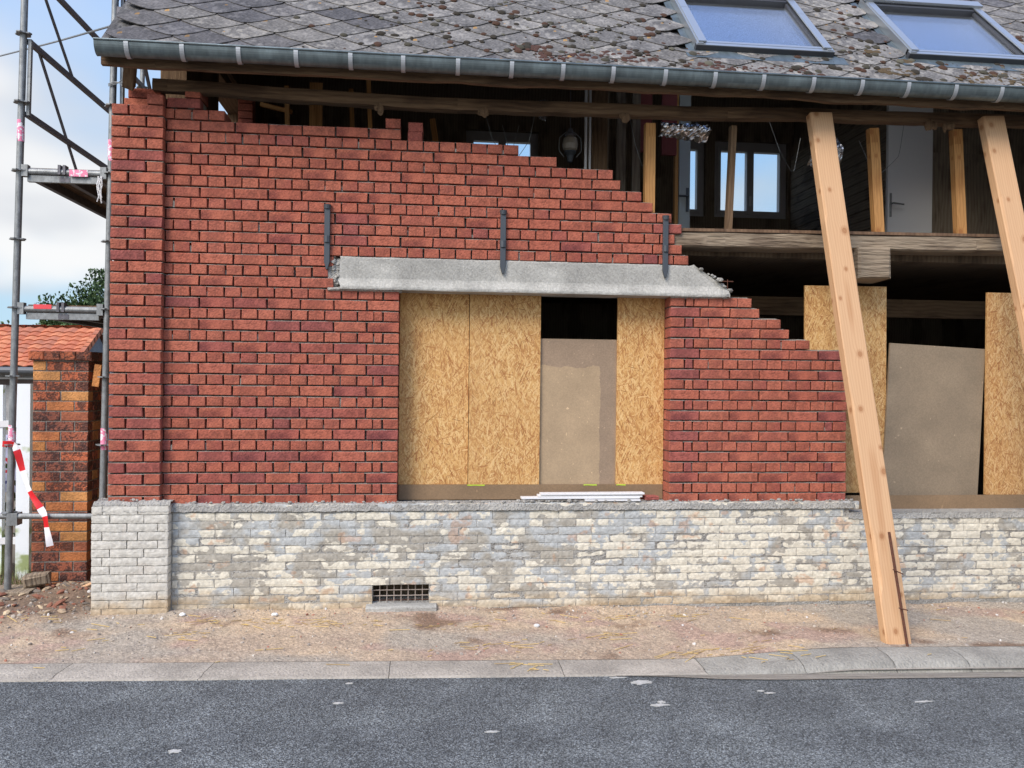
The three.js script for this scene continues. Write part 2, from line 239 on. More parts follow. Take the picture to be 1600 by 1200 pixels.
{ // metals, glass, paint
  const z = tex(512, 256, (x, y, w, h) => { const a = fbm(x / w * 12, y / h * 4, 241, 4, 12), b = fbm(x / w * 90, y / h * 10, 243, 3, 90); const k = 150 + 60 * (a - 0.5) + 34 * (b - 0.5); return [k * 0.93, k, k * 1.01]; }, true, 1.8, 0.6);
  const zr = grey(256, 256, (x, y, w) => 0.42 + 0.4 * fbm(x / w * 14, y / w * 14, 245, 4, 14), 1, 1);
  M.zinc = mat({ color: col(0.53, 0.555, 0.55), map: z, roughnessMap: zr, metalness: 0.55, roughness: 0.8 });
  M.zincStrap = mat({ color: col(0.42, 0.44, 0.45), metalness: 0.5, roughness: 0.6 });
  M.zincClean = mat({ color: col(0.50, 0.53, 0.54), map: z, metalness: 0.6, roughness: 0.5 });
  const gz = tex(256, 512, (x, y, w, h) => { const a = fbm(x / w * 6, y / h * 30, 251, 4), b = hsh(x >> 2, y >> 2, 253); const k = 168 + 60 * (a - 0.5) + 18 * (b - 0.5); return [k, k * 1.01, k]; }, true, 0.15, 1.2);
  M.galv = mat({ color: col(0.62, 0.63, 0.63), map: gz, metalness: 0.6, roughness: 0.55 });
  M.galvDark = mat({ color: col(0.34, 0.32, 0.35), map: gz, metalness: 0.5, roughness: 0.6 });
  M.alu = mat({ color: col(0.42, 0.45, 0.47), metalness: 0.75, roughness: 0.36 });
  M.aluDark = mat({ color: col(0.07, 0.075, 0.085), metalness: 0.4, roughness: 0.5 });
  M.glass = new THREE.MeshPhysicalMaterial({ color: 0xffffff, roughness: 0.01, transmission: 1, ior: 2.3, thickness: 0 });
  M.paneSky = new THREE.MeshPhysicalMaterial({ color: 0xf4fbff, roughness: 0.0, transmission: 1, ior: 1.45, thickness: 0 });
  M.iron = mat({ color: col(0.065, 0.075, 0.085), metalness: 0.35, roughness: 0.6 });
  const ru = tex(128, 128, (x, y, w) => { const a = fbm(x / w * 12, y / w * 12, 261, 4, 12); return mix3([112, 66, 44], [66, 44, 36], a); }, true, 0.1, 0.1);
  M.rust = mat({ map: ru, roughness: 0.95 }); M.rustPale = mat({ color: col(0.34, 0.28, 0.23), roughness: 0.9 });
  M.whitePaint = mat({ color: col(0.66, 0.655, 0.64), roughness: 0.7 }); M.pvc = mat({ color: col(0.42, 0.42, 0.43), roughness: 0.5 });
  M.foil = mat({ color: col(0.75, 0.75, 0.76), metalness: 1, roughness: 0.22 });
  M.black = mat({ color: col(0.02, 0.02, 0.022), roughness: 0.8 });
}

// ------------------------------------------------------------------ ground
const roadY = (X) => -0.015 - 0.018 * (cl(X, -8, 9) + 0.5);
const baseY = (X) => 0.016 - 0.01 * cl(X, -8, 9);
const kerbRise = (X) => 0.012 + 0.066 * sm(3.25, 4.5, X);
const kerbTop = (X) => roadY(X) + kerbRise(X);
function walkY(X, Z) {
  const t = sm(0.0, 1, cl((Z - 0.05) / 0.95, 0, 1)); let y = mix(baseY(X), kerbTop(X), t);
  y += (fbm(X * 5, Z * 5, 301, 4) - 0.5) * 0.022 * sm(1.0, 0.85, Z) + (fbm(X * 26, Z * 26, 303, 3) - 0.5) * 0.010 * sm(1.0, 0.93, Z);
  y += 0.028 * Math.exp(-Math.pow((Z - 0.06) / 0.07, 2)) * (X > 0 ? fbm(X * 3, 1, 305, 3) : 0);               // swept-up spoil at the wall foot
  y += 0.075 * Math.exp(-Math.pow((X + 0.72) / 0.24, 2) - Math.pow((Z + 0.42) / 0.22, 2)) * (0.6 + 0.8 * fbm(X * 9, Z * 9, 307, 3));
  return y;
}
structure(mk('ground', gridGeo(80, 80, (u, v) => { const e = (t) => Math.sign(t - 0.5) * Math.pow(Math.abs(t - 0.5) * 2, 3) * 320; const X = e(u), Z = -e(v); return [X, (Z > 1.1 ? roadY(X) - 0.25 : baseY(X) - 0.25), Z]; }), M.soil));
structure(mk('road', gridGeo(200, 70, (u, v) => { const X = mix(-14, 16, u), Z = mix(9.5, 1.262, v); return [X, roadY(X) + 0.003 * (fbm(X * 2, Z * 2, 311, 3) - 0.5) - 0.012 * sm(2, 6, Z), Z, X, Z]; },
  (X, Y, Z) => { const k = 0.86 + 0.34 * fbm(X * 1.3, Z * 1.8, 313, 4); const d = 0.25 * sm(0.5, 0.68, fbm(X * 2.4 + 3, Z * 5, 315, 4)); return [k + d, k + d, k + d * 0.92]; }), M.asphalt));
structure(mk('pavement', gridGeo(430, 104, (u, v) => { const X = mix(-2.2, 8.5, u), Z = mix(1.003, -1.5, v); return [X, walkY(X, Z), Z, (X + 2.2) / 10.7, (Z + 1.5) / 2.6]; }), M.dirt));
{ // kerb stones, dropped on the left, rising towards the right
  const kerb = structure(mk('kerb', gridGeo(40, 1, (u, v) => { const X = mix(-6, 12, u); return [X, kerbTop(X) - 0.05, mix(1.265, 1.0, v)]; }), M.kerb));
  const J = [-6, -5.05, -4.1, -3.1, -2.1, -1.15, -0.2, 0.58, 1.6, 2.6, 3.45, 4.05, 4.62, 5.1, 5.6, 6.1, 6.6, 7.1, 7.6, 8.2, 9, 10, 11, 12];
  for (let k = 0; k + 1 < J.length; k++) {
    const a = J[k] + 0.0018, b = J[k + 1] - 0.0018, N = 6, rise = (X) => kerbTop(X), pr = (X) => [[1.002, rise(X) - 0.09], [1.002, rise(X) - 0.004], [1.008, rise(X)], [1.17 - 0.03 * sm(3.3, 4.4, X), rise(X) - 0.002], [1.215, rise(X) - 0.012 - 0.01 * sm(3.3, 4.4, X)], [1.262, roadY(X) + 0.006], [1.268, roadY(X) - 0.05]];
    const g = gridGeo(N, 6, (u, v) => { const X = mix(a, b, u), q = pr(X)[6 - Math.round(v * 6)]; const sk = (X < 1 ? 0.12 : 0.0) * (q[0] - 1.13); return [X - sk, q[1] + 0.002 * (fbm(X * 9, q[0] * 30, 321, 3) - 0.5), q[0], X, q[0] + k * 0.37]; });
    mk('kerb_stone', g, J[k] > 3.4 ? M.kerbGrey : M.kerb, kerb);
  }
  const ch = mk('channel_strip', gridGeo(60, 2, (u, v) => { const X = mix(2.9, 12, u); const w = 0.085 * sm(2.9, 3.8, X) + 0.012 * fbm(X * 8, 2, 323, 3); return [X, roadY(X) + 0.005, mix(1.262 + w, 1.255, v), X, v]; }), M.kerb, kerb);
}
{ // dried plaster splashes on the asphalt
  const r = rng(8), road = scene.getObjectByName('road'), wm = mat({ color: col(0.62, 0.63, 0.62), map: M.cementTex, roughness: 1 });
  for (const [x, z, sx, sz] of [[3.02, 1.37, 0.075, 0.035], [3.03, 1.70, 0.05, 0.02], [3.05, 1.66, 0.025, 0.016], [3.70, 1.55, 0.03, 0.012], [3.66, 1.52, 0.022, 0.010], [1.39, 1.34, 0.025, 0.012], [2.12, 2.0, 0.035, 0.012], [2.9, 1.29, 0.05, 0.012], [0.7, 2.15, 0.03, 0.02], [1.36, 1.62, 0.03, 0.012], [4.5, 1.7, 0.06, 0.01]]) {
    const s = new THREE.Shape(), n = 22; for (let k = 0; k < n; k++) { const a = k / n * 6.283, R = 0.55 + 0.6 * r(); const px = Math.cos(a) * R * sx, py = Math.sin(a) * R * sz; k ? s.lineTo(px, py) : s.moveTo(px, py); }
    const g = projUV(new THREE.ExtrudeGeometry(s, { depth: 0.003, bevelEnabled: false })); g.rotateX(-Math.PI / 2); g.translate(x, roadY(x) + 0.0015 - 0.012 * sm(2, 6, z), z); mk('plaster_splash', g, wm, road);
  }
}
function instanced(name, geo, m, list, parent) {           // list of [x, y, z, sx, sy, sz, rx, ry, rz, color]
  const o = new THREE.InstancedMesh(geo, m, list.length), D = new THREE.Object3D(); o.name = parent ? name : numbered(name); o.castShadow = o.receiveShadow = true;
  list.forEach((q, i) => { D.position.set(q[0], q[1], q[2]); D.scale.set(q[3], q[4], q[5]); D.rotation.set(q[6], q[7], q[8]); D.updateMatrix(); o.setMatrixAt(i, D.matrix); if (q[9]) o.setColorAt(i, q[9]); });
  (parent || scene).add(o); o.userData.kind = 'stuff'; return o;
}
function lump(seed, det = 1, amp = 0.35) { const g = new THREE.IcosahedronGeometry(1, det), p = g.attributes.position, v = new THREE.Vector3(); for (let i = 0; i < p.count; i++) { v.fromBufferAttribute(p, i); const n = 1 + amp * (fbm(v.x * 1.7 + seed * 3.1 + 20, v.y * 1.7 + v.z * 2.3 + 20, seed, 3) - 0.5) * 2; p.setXYZ(i, v.x * n, v.y * n, v.z * n); } g.computeVertexNormals(); return g; }
{
  const r = rng(41), L = [];
  for (let k = 0; k < 3600; k++) { const X = mix(-1.6, 7.2, r()); let Z = r() < 0.35 ? 0.05 + Math.abs(r() + r() - 1) * 0.25 : mix(-0.05, 0.99, r()); if (X < -0.45 && r() < 0.6) Z = mix(-0.75, 0.4, r()); if (X > -0.43 && X < 0.07 && Z < 0.14) continue; if (X >= 0.07 && Z < 0.06) continue; const s = 0.002 + 0.008 * Math.pow(r(), 5) + (X < -0.45 ? 0.004 * r() : 0), t = r(), c = t < 0.06 ? col(0.34, 0.15, 0.10) : t < 0.14 ? col(0.55, 0.52, 0.47) : t < 0.6 ? col(0.30, 0.26, 0.22) : col(0.40, 0.34, 0.27); L.push([X, walkY(X, Z) + s * 0.3, Z, s * (0.8 + r()), s * 0.7, s * (0.8 + r()), r() * 3, r() * 6, r() * 3, c]); }
  tag(instanced('gravel', lump(3, 0, 0.3), mat({ color: 0xffffff, roughness: 1 }), L), 'loose grit and small stones strewn over the dirt pavement', 'gravel');
  const S = [], clusters = [[2.9, 0.62, 0.25], [2.3, 0.75, 0.3], [0.6, 0.3, 0.3], [1.95, 0.45, 0.35], [3.6, 0.95, 0.35], [3.9, 1.1, 0.3], [0.1, 0.55, 0.4], [2.4, 1.12, 0.12], [1.1, 0.35, 0.4], [3.2, 0.3, 0.6], [-0.9, 0.2, 0.4]];
  for (let k = 0; k < 230; k++) { const c = clusters[Math.floor(r() * clusters.length)], u = r() < 0.75; let X = u ? c[0] + (r() - 0.5) * 2 * c[2] : mix(-1.4, 6.8, r()), Z = u ? c[1] + (r() - 0.5) * 0.14 : mix(0.12, 1.2, r()); const y = Z > 1.0 ? kerbTop(X) + 0.004 : walkY(X, Z) + 0.005; const t = r(); S.push([X, y, Z, 0.03 + 0.16 * Math.pow(r(), 3), 1, 1, (r() - 0.5) * 0.2, (r() - 0.5) * 1.6, (r() - 0.5) * 0.14, t < 0.7 ? col(0.60, 0.43, 0.17) : col(0.42, 0.29, 0.13)]); }
  tag(instanced('straw', new THREE.BoxGeometry(1, 0.003, 0.0035), mat({ color: 0xffffff, roughness: 0.8 }), S), 'scattered yellow straw stalks on the pavement and kerb', 'straw');
}

// ------------------------------------------------------------------ the house
const house = grp('brick_house', 'red brick house under repair, its right front wall taken down below the slate roof', 'house');
const C = 0.0763, Y0 = 0.74, HB = 0.0655;
const brickG = {};
const swapUV = (g) => { const a = g.attributes.uv; for (let i = 0; i < a.count; i++) a.setXY(i, a.getY(i), a.getX(i)); return g; };
function brickVar(l, d) { const k = l.toFixed(3) + d; if (!brickG[k]) brickG[k] = [1, 2, 3, 4, 5, 6].map(s => blockGeo(l, HB, d, s * 97 + Math.round(l * 1000), 0.0035, 0.0018)); return brickG[k]; }
{
  const wall = { core: [], lip: [], stuff: [] }, r = rng(1234); let singles = [];
  const place = (x, n, l, z, d, opt = {}) => {                // brick whose lower left front corner is (x, course n, z)
    const y = Y0 + (n - 1) * C, v = brickVar(l, d), g = v[Math.floor(r() * 6)];
    let p = n < 21 ? 0.34 : n < 27 ? 0.18 : 0.08; if (l < 0.15) p *= 0.18; if (opt.dark !== undefined) p = opt.dark;
    const dark = r() < p, mi = Math.floor(r() * 5), di = Math.floor(r() * 3);
    const q = { g, x: x + (r() - 0.5) * 0.003, y: y + (r() - 0.5) * 0.003, z: z + (r() - 0.5) * 0.005, dark, mi, di, single: l > 0.15 || opt.single, ry: (r() - 0.5) * 0.012, rz: (r() - 0.5) * 0.006, col: null };
    (q.single ? singles : wall.stuff).push(q);
  };
  const core = (x0, x1, n, z = 0, zb = -0.215) => { if (x1 - x0 < 0.02) return; const y = Y0 + (n - 1) * C; wall.core.push(box(x0 + 0.012, x1 - 0.012, y + 0.0005, y + C - 0.0006 * (n % 2), zb, z - 0.042));
    // uneven mortar squeezed out on the bed
    const N = Math.max(2, Math.round((x1 - x0) / 0.02)); const g = gridGeo(N, 3, (u, v) => { const X = mix(x0 + 0.004, x1 - 0.004, u), s = [0, 0.35, 0.85, 1][Math.round(v * 3)]; const out = 0.003 + 0.009 * fbm(X * 30, n * 3.7, 401, 3); const hh = 0.0012 + 0.007 * fbm(X * 24 + 9, n * 5.3, 403, 3); return [X, y + HB + [-0.002, 0.0, hh * 0.7, hh][Math.round(v * 3)], z + [-0.004, -out * 0.7, -out - 0.006, -0.045][Math.round(v * 3)], X, y + s * 0.02]; }); wall.lip.push(g);
    for (let X = x0 + 0.06; X < x1 - 0.03; X += 0.115) if (r() < 0.28) { const w = 0.012; wall.lip.push(box(X - 0.03 + r() * 0.06 - w, X + w, y, y + HB * (0.3 + 0.6 * r()), z - 0.03, z - 0.006 - 0.012 * r())); } };
  const stretch = (x0, x1, n, z = 0, opt) => { for (let x = x0, k = 0; x < x1 - 0.03; x += 0.23, k++) { const l = Math.min(0.2195, x1 - x); if (l > 0.04) place(x, n, +l.toFixed(3), z, 0.1, opt); } };
  const heads = (x0, x1, n, z = 0, p = 0.1137, opt) => { const k = Math.round((x1 - x0 + 0.01) / p), pp = (x1 - x0 + 0.01) / k; for (let i = 0; i < k; i++) place(x0 + i * pp, n, 0.1035, z, 0.205, opt); };
  // corner pilaster
  for (let n = 1; n <= 36; n++) { const z = 0.055; core(-0.346, -0.003, n, z, -0.3);
    if (n % 2) { place(-0.346, n, 0.2195, z, 0.16); place(-0.112, n, 0.1035, z, 0.16, { single: 1 }); } else { place(-0.346, n, 0.1035, z, 0.16, { single: 1 }); place(-0.228, n, 0.2195, z, 0.16); } }
  place(-0.115, 37, 0.1035, 0.055, 0.16, { single: 1 }); place(-0.30, 37, 0.2195, -0.05, 0.1); place(-0.28, 38, 0.2195, -0.06, 0.1); core(-0.3, -0.13, 37, -0.06); core(-0.28, -0.06, 38, -0.07);
  // left field, below the lintel
  for (let n = 1; n <= 20; n++) { core(-0.01, 1.60, n); if (n % 2) stretch(0, 1.60, n); else { place(-0.01, n, 0.055, 0, 0.2); heads(0.0555, 1.42, n); place(1.4285, n, 0.0545, 0, 0.1, { dark: 0.3 }); place(1.4955, n, 0.1035, 0, 0.205); } }
  const end = { 24: 3.712, 25: 3.663, 26: 3.606, 27: 3.658, 28: 3.58, 29: 3.437, 30: 3.352, 31: 3.193, 32: 3.135, 33: 2.72, 34: 2.441, 35: 1.60, 36: 0.385, 37: 0.221, 21: 1.16, 22: 1.105, 23: 1.16 };
  for (let n = 21; n <= 37; n++) { const e = end[n]; core(-0.01, e, n); if (n % 2) stretch(0, e, n); else { place(-0.01, n, 0.055, 0, 0.2); heads(0.0555, e, n, 0, 0.115); } }
  place(0.118, 38, 0.1035, 0, 0.205);
  // right pier, racked back
  const X0 = 3.584, pe = { 20: 4.196, 19: 4.249, 18: 4.424, 17: 4.479, 16: 4.654 };
  for (let n = 1; n <= 20; n++) { const e = pe[n] || X0 + 1.37; core(X0, e, n, 0, -0.2);
    if (n % 2) { let x = X0; for (let k = 0; x < e - 0.05; k++, x += 0.2297) place(x, n, 0.2195, 0, 0.1, { dark: k === 0 ? 0.75 : k === 5 ? 0.8 : 0.06 }); }
    else { place(X0, n, 0.1035, 0, 0.205, { dark: 0 }); place(X0 + 0.1165, n, 0.052, 0, 0.1, { dark: 0.5 }); const full = !pe[n], he = full ? X0 + 1.195 : e; heads(X0 + 0.181, he, n, 0, 0.1135, { dark: 0 }); if (full) { place(X0 + 1.2045, n, 0.052, 0, 0.1, { dark: 0.6 }); place(X0 + 1.2665, n, 0.1035, 0, 0.205, { dark: 0.25 }); } } }
  // inner leaf returns at the jamb
  for (let n = 1; n <= 20; n++) place(X0 + 0.001, n, 0.1035, -0.105, 0.1, { dark: 0 });
  const bw = mk('brick_wall', merge([...wall.core, ...wall.lip].map(g => projUV(g))), M.mortar, house);
  for (const q of singles) { const m = mk('brick', q.g, q.dark ? M.brickDark[q.di] : M.brick[q.mi], bw); m.position.set(q.x, q.y, q.z); m.rotation.set(0, q.ry, q.rz); }
  const gs = wall.stuff.map(q => { const g = q.g.clone(), t = q.dark ? [[0.345, 0.096, 0.073], [0.31, 0.088, 0.072], [0.37, 0.102, 0.071]][q.di] : M.brickTints[q.mi]; g.applyMatrix4(new THREE.Matrix4().compose(new THREE.Vector3(q.x, q.y, q.z), new THREE.Quaternion().setFromEuler(new THREE.Euler(0, q.ry, q.rz)), new THREE.Vector3(1, 1, 1))); const c = new Float32Array(g.attributes.position.count * 3); for (let i = 0; i < c.length; i += 3) { c[i] = t[0]; c[i + 1] = t[1]; c[i + 2] = t[2]; } g.setAttribute('color', new THREE.BufferAttribute(c, 3)); return g; });
  const st = mk('header_bricks', mergeGeometries(gs), M.brickStuff, bw); st.userData.kind = 'stuff';
  console.log('bricks single', singles.length, 'stuff', wall.stuff.length);
}
// loose bricks left on the ragged wall top
{
  const y35 = Y0 + 35 * C, y34 = Y0 + 34 * C;
  const a = tag(mk('loose_brick', blockGeo(0.1035, HB, 0.21, 5), M.brick[1]), 'single red brick lying loose on the long top course of the wall', 'brick', 'loose bricks on the wall top'); a.position.set(1.493, y35 - 0.002, 0.004);
  for (const [k, l] of [[0, 'lower red brick of the pair stacked beside the leaning batten'], [1, 'upper red brick of the pair stacked beside the leaning batten']]) { const b = tag(mk('loose_brick', blockGeo(0.1035, HB, 0.21, 7 + k), M.brickDark[2]), l, 'brick', 'loose bricks on the wall top'); b.position.set(1.648 + k * 0.003, y34 - 0.002 + k * 0.0665, -0.03); b.rotation.y = -0.03; }
}
{ // concrete lintel: plain face over a splayed lip, broken off at the right
  const x0 = 1.165, x1 = 4.045, yb = 2.258, yt = 2.492;
  const endX = (y) => x1 - 0.02 - 0.30 * Math.pow(cl((y - 2.30) / 0.2, 0, 1), 1.6) + 0.05 * (fbm(y * 30, 2, 421, 3) - 0.5);
  const prof = [[-0.21, yb], [0.026, yb], [0.029, yb + 0.010], [0.028, yb + 0.022], [0.006, yb + 0.062], [0.0, yb + 0.080], [0.002, yt - 0.01], [-0.01, yt], [-0.21, yt]];
  const N = 150, g = gridGeo(N, prof.length - 1, (u, v) => { const q = prof[Math.round(v * (prof.length - 1))]; const e = endX(q[1]), X = mix(x0 + 0.035 * fbm(q[1] * 25, 4, 423, 3), e, u); const n = (fbm(X * 9, q[1] * 14, 425, 4) - 0.5) * 0.007 + (u > 0.985 ? (hsh(Math.round(v * 9), Math.round(u * 300), 3) - 0.5) * 0.02 : 0); return [X, q[1] + n * 0.6, q[0] + (q[0] > -0.1 ? n : 0), X, q[1] + q[0]]; });
  const cap = []; for (let k = 0; k + 1 < prof.length - 1; k++) { const P = (q, d) => [endX(q[1]) - d, q[1], q[0]]; const m = [endX(2.37) - 0.05, 2.37, -0.1]; cap.push(...P(prof[k], 0.001), ...m, ...P(prof[k + 1], 0.001)); }
  const lin = mk('lintel', merge([projUV(g), projUV(rawGeo(cap))]), M.concrete, house);
  const r = rng(66), rub = []; for (let k = 0; k < 34; k++) { const y = 2.27 + r() * 0.2, s = 0.006 + 0.011 * r(), l = lump(k, 0, 0.6); l.scale(s * 1.6, s, s); l.translate(endX(y) - 0.01 + 0.014 * r(), y, -0.08 + 0.1 * r()); rub.push(projUV(l)); }
  for (let k = 0; k < 22; k++) { const y = 2.36 + r() * 0.13, s = 0.007 + 0.012 * r(), l = lump(k + 50, 0, 0.6); l.scale(s * 1.2, s, s); l.translate(1.135 + 0.05 * r(), y - 0.08 * r(), -0.02 + 0.015 * r()); rub.push(projUV(l)); }
  mk('broken_edge', merge(rub), M.cement, lin);
  mk('mortar_bed', merge([projUV(gridGeo(40, 4, (u, v) => { const X = mix(1.10, 1.62, u), y = mix(2.24, 2.275, v); return [X, y, 0.004 + 0.018 * fbm(X * 30, y * 60, 431, 3) - 0.03 * Math.pow(2 * v - 1, 2), X, y]; })), projUV(gridGeo(40, 4, (u, v) => { const X = mix(3.58, 4.02, u), y = mix(2.24, 2.275, v); return [X, y, 0.0 + 0.018 * fbm(X * 30, y * 60, 433, 3) - 0.03 * Math.pow(2 * v - 1, 2), X, y]; }))]), M.cement, lin);
  mk('end_packing', projUV(gridGeo(10, 14, (u, v) => { const X = mix(1.10, 1.215, u), y = mix(2.262, 2.492, v); return [X, y, -0.012 + 0.016 * (fbm(X * 40, y * 40, 437, 4) - 0.3) - 0.05 * Math.pow(Math.abs(2 * v - 1), 6)]; })), M.cement, lin);
  mk('rebar_stub', merge([rod([3.9, 2.385, -0.05], [4.075, 2.385, -0.05], 0.004), rod([3.9, 2.315, -0.05], [4.075, 2.318, -0.05], 0.004), rod([4.03, 2.30, -0.045], [4.03, 2.40, -0.045], 0.003)].map(g => projUV(g))), M.rust, lin);
}
for (const X of [1.095, 2.336, 3.533]) { // forged tie bars
  const top = 2.84, s = new THREE.Shape(); s.moveTo(-0.017, 0.44); s.lineTo(0.017, 0.44); s.lineTo(0.017, 0.05); s.lineTo(0.003, 0); s.lineTo(-0.003, 0); s.lineTo(-0.017, 0.05);
  const g = new THREE.ExtrudeGeometry(s, { depth: 0.016, bevelEnabled: true, bevelSize: 0.003, bevelThickness: 0.003, bevelSegments: 1 }); g.translate(X, top - 0.445, 0.006);
  const a = mk('wall_anchor', projUV(g), M.iron, house);
  const c = new THREE.CylinderGeometry(0.027, 0.022, 0.03, 12); c.translate(X, top - 0.008, 0.014); mk('anchor_head', projUV(c), M.iron, a);
  const k = new THREE.CylinderGeometry(0.024, 0.024, 0.045, 8); k.translate(X, top - 0.235, 0.014); mk('anchor_collar', projUV(k), M.iron, a);
}
{ // plinth: grey render core, limewashed bricks proud of it
  const zf = 0.045, xl = 0.07, xr = 8.5, vx0 = 1.436, vx1 = 1.832, vy0 = 0.047, vy1 = 0.176, top = (X) => X > 4.96 ? 0.665 : 0.742;
  const bodies = [box(-0.425, 0.068, -0.12, 0.755, -0.32, 0.108), box(0.069, vx0, -0.12, 0.741, -0.2, zf - 0.0045), box(vx1, 4.96, -0.12, 0.7412, -0.2, zf - 0.0045), box(4.9605, xr, -0.12, 0.664, -0.2, zf - 0.0045), box(vx0 + 0.0005, vx1 - 0.0005, vy1, 0.7405, -0.2, zf - 0.005), box(vx0 + 0.0005, vx1 - 0.0005, -0.12, vy0, -0.2, zf - 0.005)];
  const pm = (map) => mat({ map, color: col(0.92, 0.92, 0.90), bumpMap: M.plinthBump, bumpScale: 0.004, roughness: 0.95 });
  const halves = [[-0.45, 3.0], [3.0, 6.45]], mats = halves.map(([a, b]) => { const m = pm(M.plinthMap(a, b, false)); return m; }), clean = pm(M.plinthMap(-0.45, 3.0, true));
  const uvIn = (g, a, b, ox = 0, oy = 0) => { const p = g.attributes.position, uv = new Float32Array(p.count * 2); for (let i = 0; i < p.count; i++) { uv[i * 2] = (p.getX(i) + ox - a) / (b - a); uv[i * 2 + 1] = (p.getY(i) + oy + 0.06) / 0.86; } g.setAttribute('uv', new THREE.BufferAttribute(uv, 2)); for (const k of [0]) ; return g; };
  for (const m of [...mats, clean]) { m.map.repeat.set(1, 1); m.bumpMap = M.plinthBump.clone(); m.bumpMap.repeat.set(3.45, 1.72); m.bumpMap.needsUpdate = true; }
  const pl = mk('plinth', merge(bodies.map(g => projUV(g))), M.cement, house);
  const H = 0.0575, L = 0.24, r = rng(555), rest = []; let count = 0;
  const soft = (w, h, d, seed) => {                       // worn brick face: rounded, wavy outline, uneven front
    const q = rng(seed), nx = Math.max(3, Math.round(w / 0.035)), ny = 3, P = [], ph = q() * 9;
    const at = (i, j) => { let x = i / nx * w, y = j / ny * h; const ed = (i === 0 || i === nx) + (j === 0 || j === ny); x += (q() - 0.5) * 0.004; y += (q() - 0.5) * 0.004; const z = -0.0022 * (ed ? (ed > 1 ? 1.5 : 1) : 0) + (fbm(x * 18 + ph, y * 30 + ph, 441, 3) - 0.5) * 0.0035; return [x, y, z]; };
    for (let j = 0; j <= ny; j++) for (let i = 0; i <= nx; i++) P.push(at(i, j));
    const T = [], id = (i, j) => P[j * (nx + 1) + i], back = (p) => [p[0] + (p[0] < w / 2 ? -0.002 : 0.002), p[1] + (p[1] < h / 2 ? -0.002 : 0.002), -d];
    for (let j = 0; j < ny; j++) for (let i = 0; i < nx; i++) T.push(...id(i, j), ...id(i + 1, j), ...id(i + 1, j + 1), ...id(i, j), ...id(i + 1, j + 1), ...id(i, j + 1));
    const rim = []; for (let i = 0; i < nx; i++) rim.push([id(i, 0), id(i + 1, 0)]); for (let j = 0; j < ny; j++) rim.push([id(nx, j), id(nx, j + 1)]); for (let i = nx; i > 0; i--) rim.push([id(i, ny), id(i - 1, ny)]); for (let j = ny; j > 0; j--) rim.push([id(0, j), id(0, j - 1)]);
    for (const [a, b] of rim) { const A = back(a), B = back(b); T.push(...a, ...A, ...B, ...a, ...B, ...b); }
    return rawGeo(T);
  };
  const put = (x0, x1, y, h, z, seed, cleanOne) => {
    const g0 = soft(x1 - x0, h, 0.03, seed), cx = (x0 + x1) / 2, hf = cx < 3.0 ? 0 : 1, m = cleanOne ? clean : mats[Math.min(hf, 1)], [a, b] = halves[Math.min(hf, 1)];
    if (cx < 6.4) uvIn(g0, a, b, x0, y); else uvIn(g0, 3.0, 6.45, x0 - 3.2, y);
    if (count < 300 && cx < 6.45) { count++; const o = mk('painted_brick', g0, m, pl); o.position.set(x0, y, z); } else { g0.translate(x0, y, z); rest.push(g0); }
  };
  for (let row = 12; row >= 0; row--) {
    const y = row * H + 0.004, off = (row & 1) * L / 2 + 0.03 * (hsh(row, 3, 5) - 0.5);
    for (let bi = 0; bi * L - off < xr; bi++) {
      let a = bi * L - off + 0.002 + 0.003 * (r() - 0.5), b = (bi + 1) * L - off - 0.002; a = Math.max(a, xl + 0.008); b = Math.min(b, xr); if (b - a < 0.03) continue;
      if (y + H > top((a + b) / 2) + 0.012) continue; const h = H - 0.0045;
      const z = zf + (r() - 0.6) * 0.006;
      if (y < vy1 && y + h > vy0 && b > vx0 && a < vx1) { if (a < vx0 - 0.03) put(a, vx0 - 0.002, y, h, z, row * 100 + bi); if (b > vx1 + 0.03) put(vx1 + 0.002, b, y, h, z, row * 100 + bi + 51); continue; }
      put(a, b, y, h, z, row * 100 + bi);
    }
  }
  // clean painted corner pier of the plinth, headers and stretchers
  const corner = []; for (let row = 0; row < 13; row++) { const y = row * H + 0.004, k = row % 2 ? [-0.43, -0.31, -0.09, 0.068] : [-0.43, -0.20, 0.0, 0.068]; const kk = row % 3 ? k : [-0.43, -0.36, -0.13, 0.068]; for (let i = 0; i < 3; i++) { const g = soft(kk[i + 1] - kk[i] - 0.006, H - 0.005, 0.03, row * 7 + i + 9000); uvIn(g, -0.45, 3.0, kk[i], y); const o = mk('corner_brick', g, clean, pl); o.position.set(kk[i] + 0.003, y, 0.116 + 0.004 * r()); } }
  for (let row = 0; row < 13; row++) { const g = soft(0.075, H - 0.005, 0.02, row + 9900); g.rotateY(Math.PI / 2); uvIn(g, -0.45, 3.0, 0, row * H); const o = mk('corner_brick', g, clean, pl); o.position.set(0.072, row * H + 0.004, 0.113); }
  if (rest.length) { const o = mk('painted_bricks', merge(rest), mats[1], pl); o.userData.kind = 'stuff'; }
  // rough mortar bedding along the top
  const ledge = (x0, x1, z0, z1, yt, hgt, s) => projUV(gridGeo(Math.round((x1 - x0) / 0.012), 9, (u, v) => { const X = mix(x0, x1, u), n = fbm(X * 14, v * 5, s, 4), f = fbm(X * 60, v * 16, s + 3, 3); const Z = mix(z1 + 0.012 * (fbm(X * 20, 1, s + 5, 3) - 0.5), z0, v); const y = yt + hgt * (0.25 + 1.1 * n) * sm(0, 0.25, v) + 0.014 * (f - 0.5) - 0.035 * sm(0.12, 0, v); return [X, y, Z]; }));
  mk('mortar_ledge', merge([ledge(0.06, 5.0, -0.04, 0.056, 0.734, 0.02, 451), ledge(-0.425, 0.075, -0.05, 0.118, 0.748, 0.036, 457), ledge(4.95, xr, -0.05, 0.052, 0.655, 0.012, 461)]), M.cement, pl);
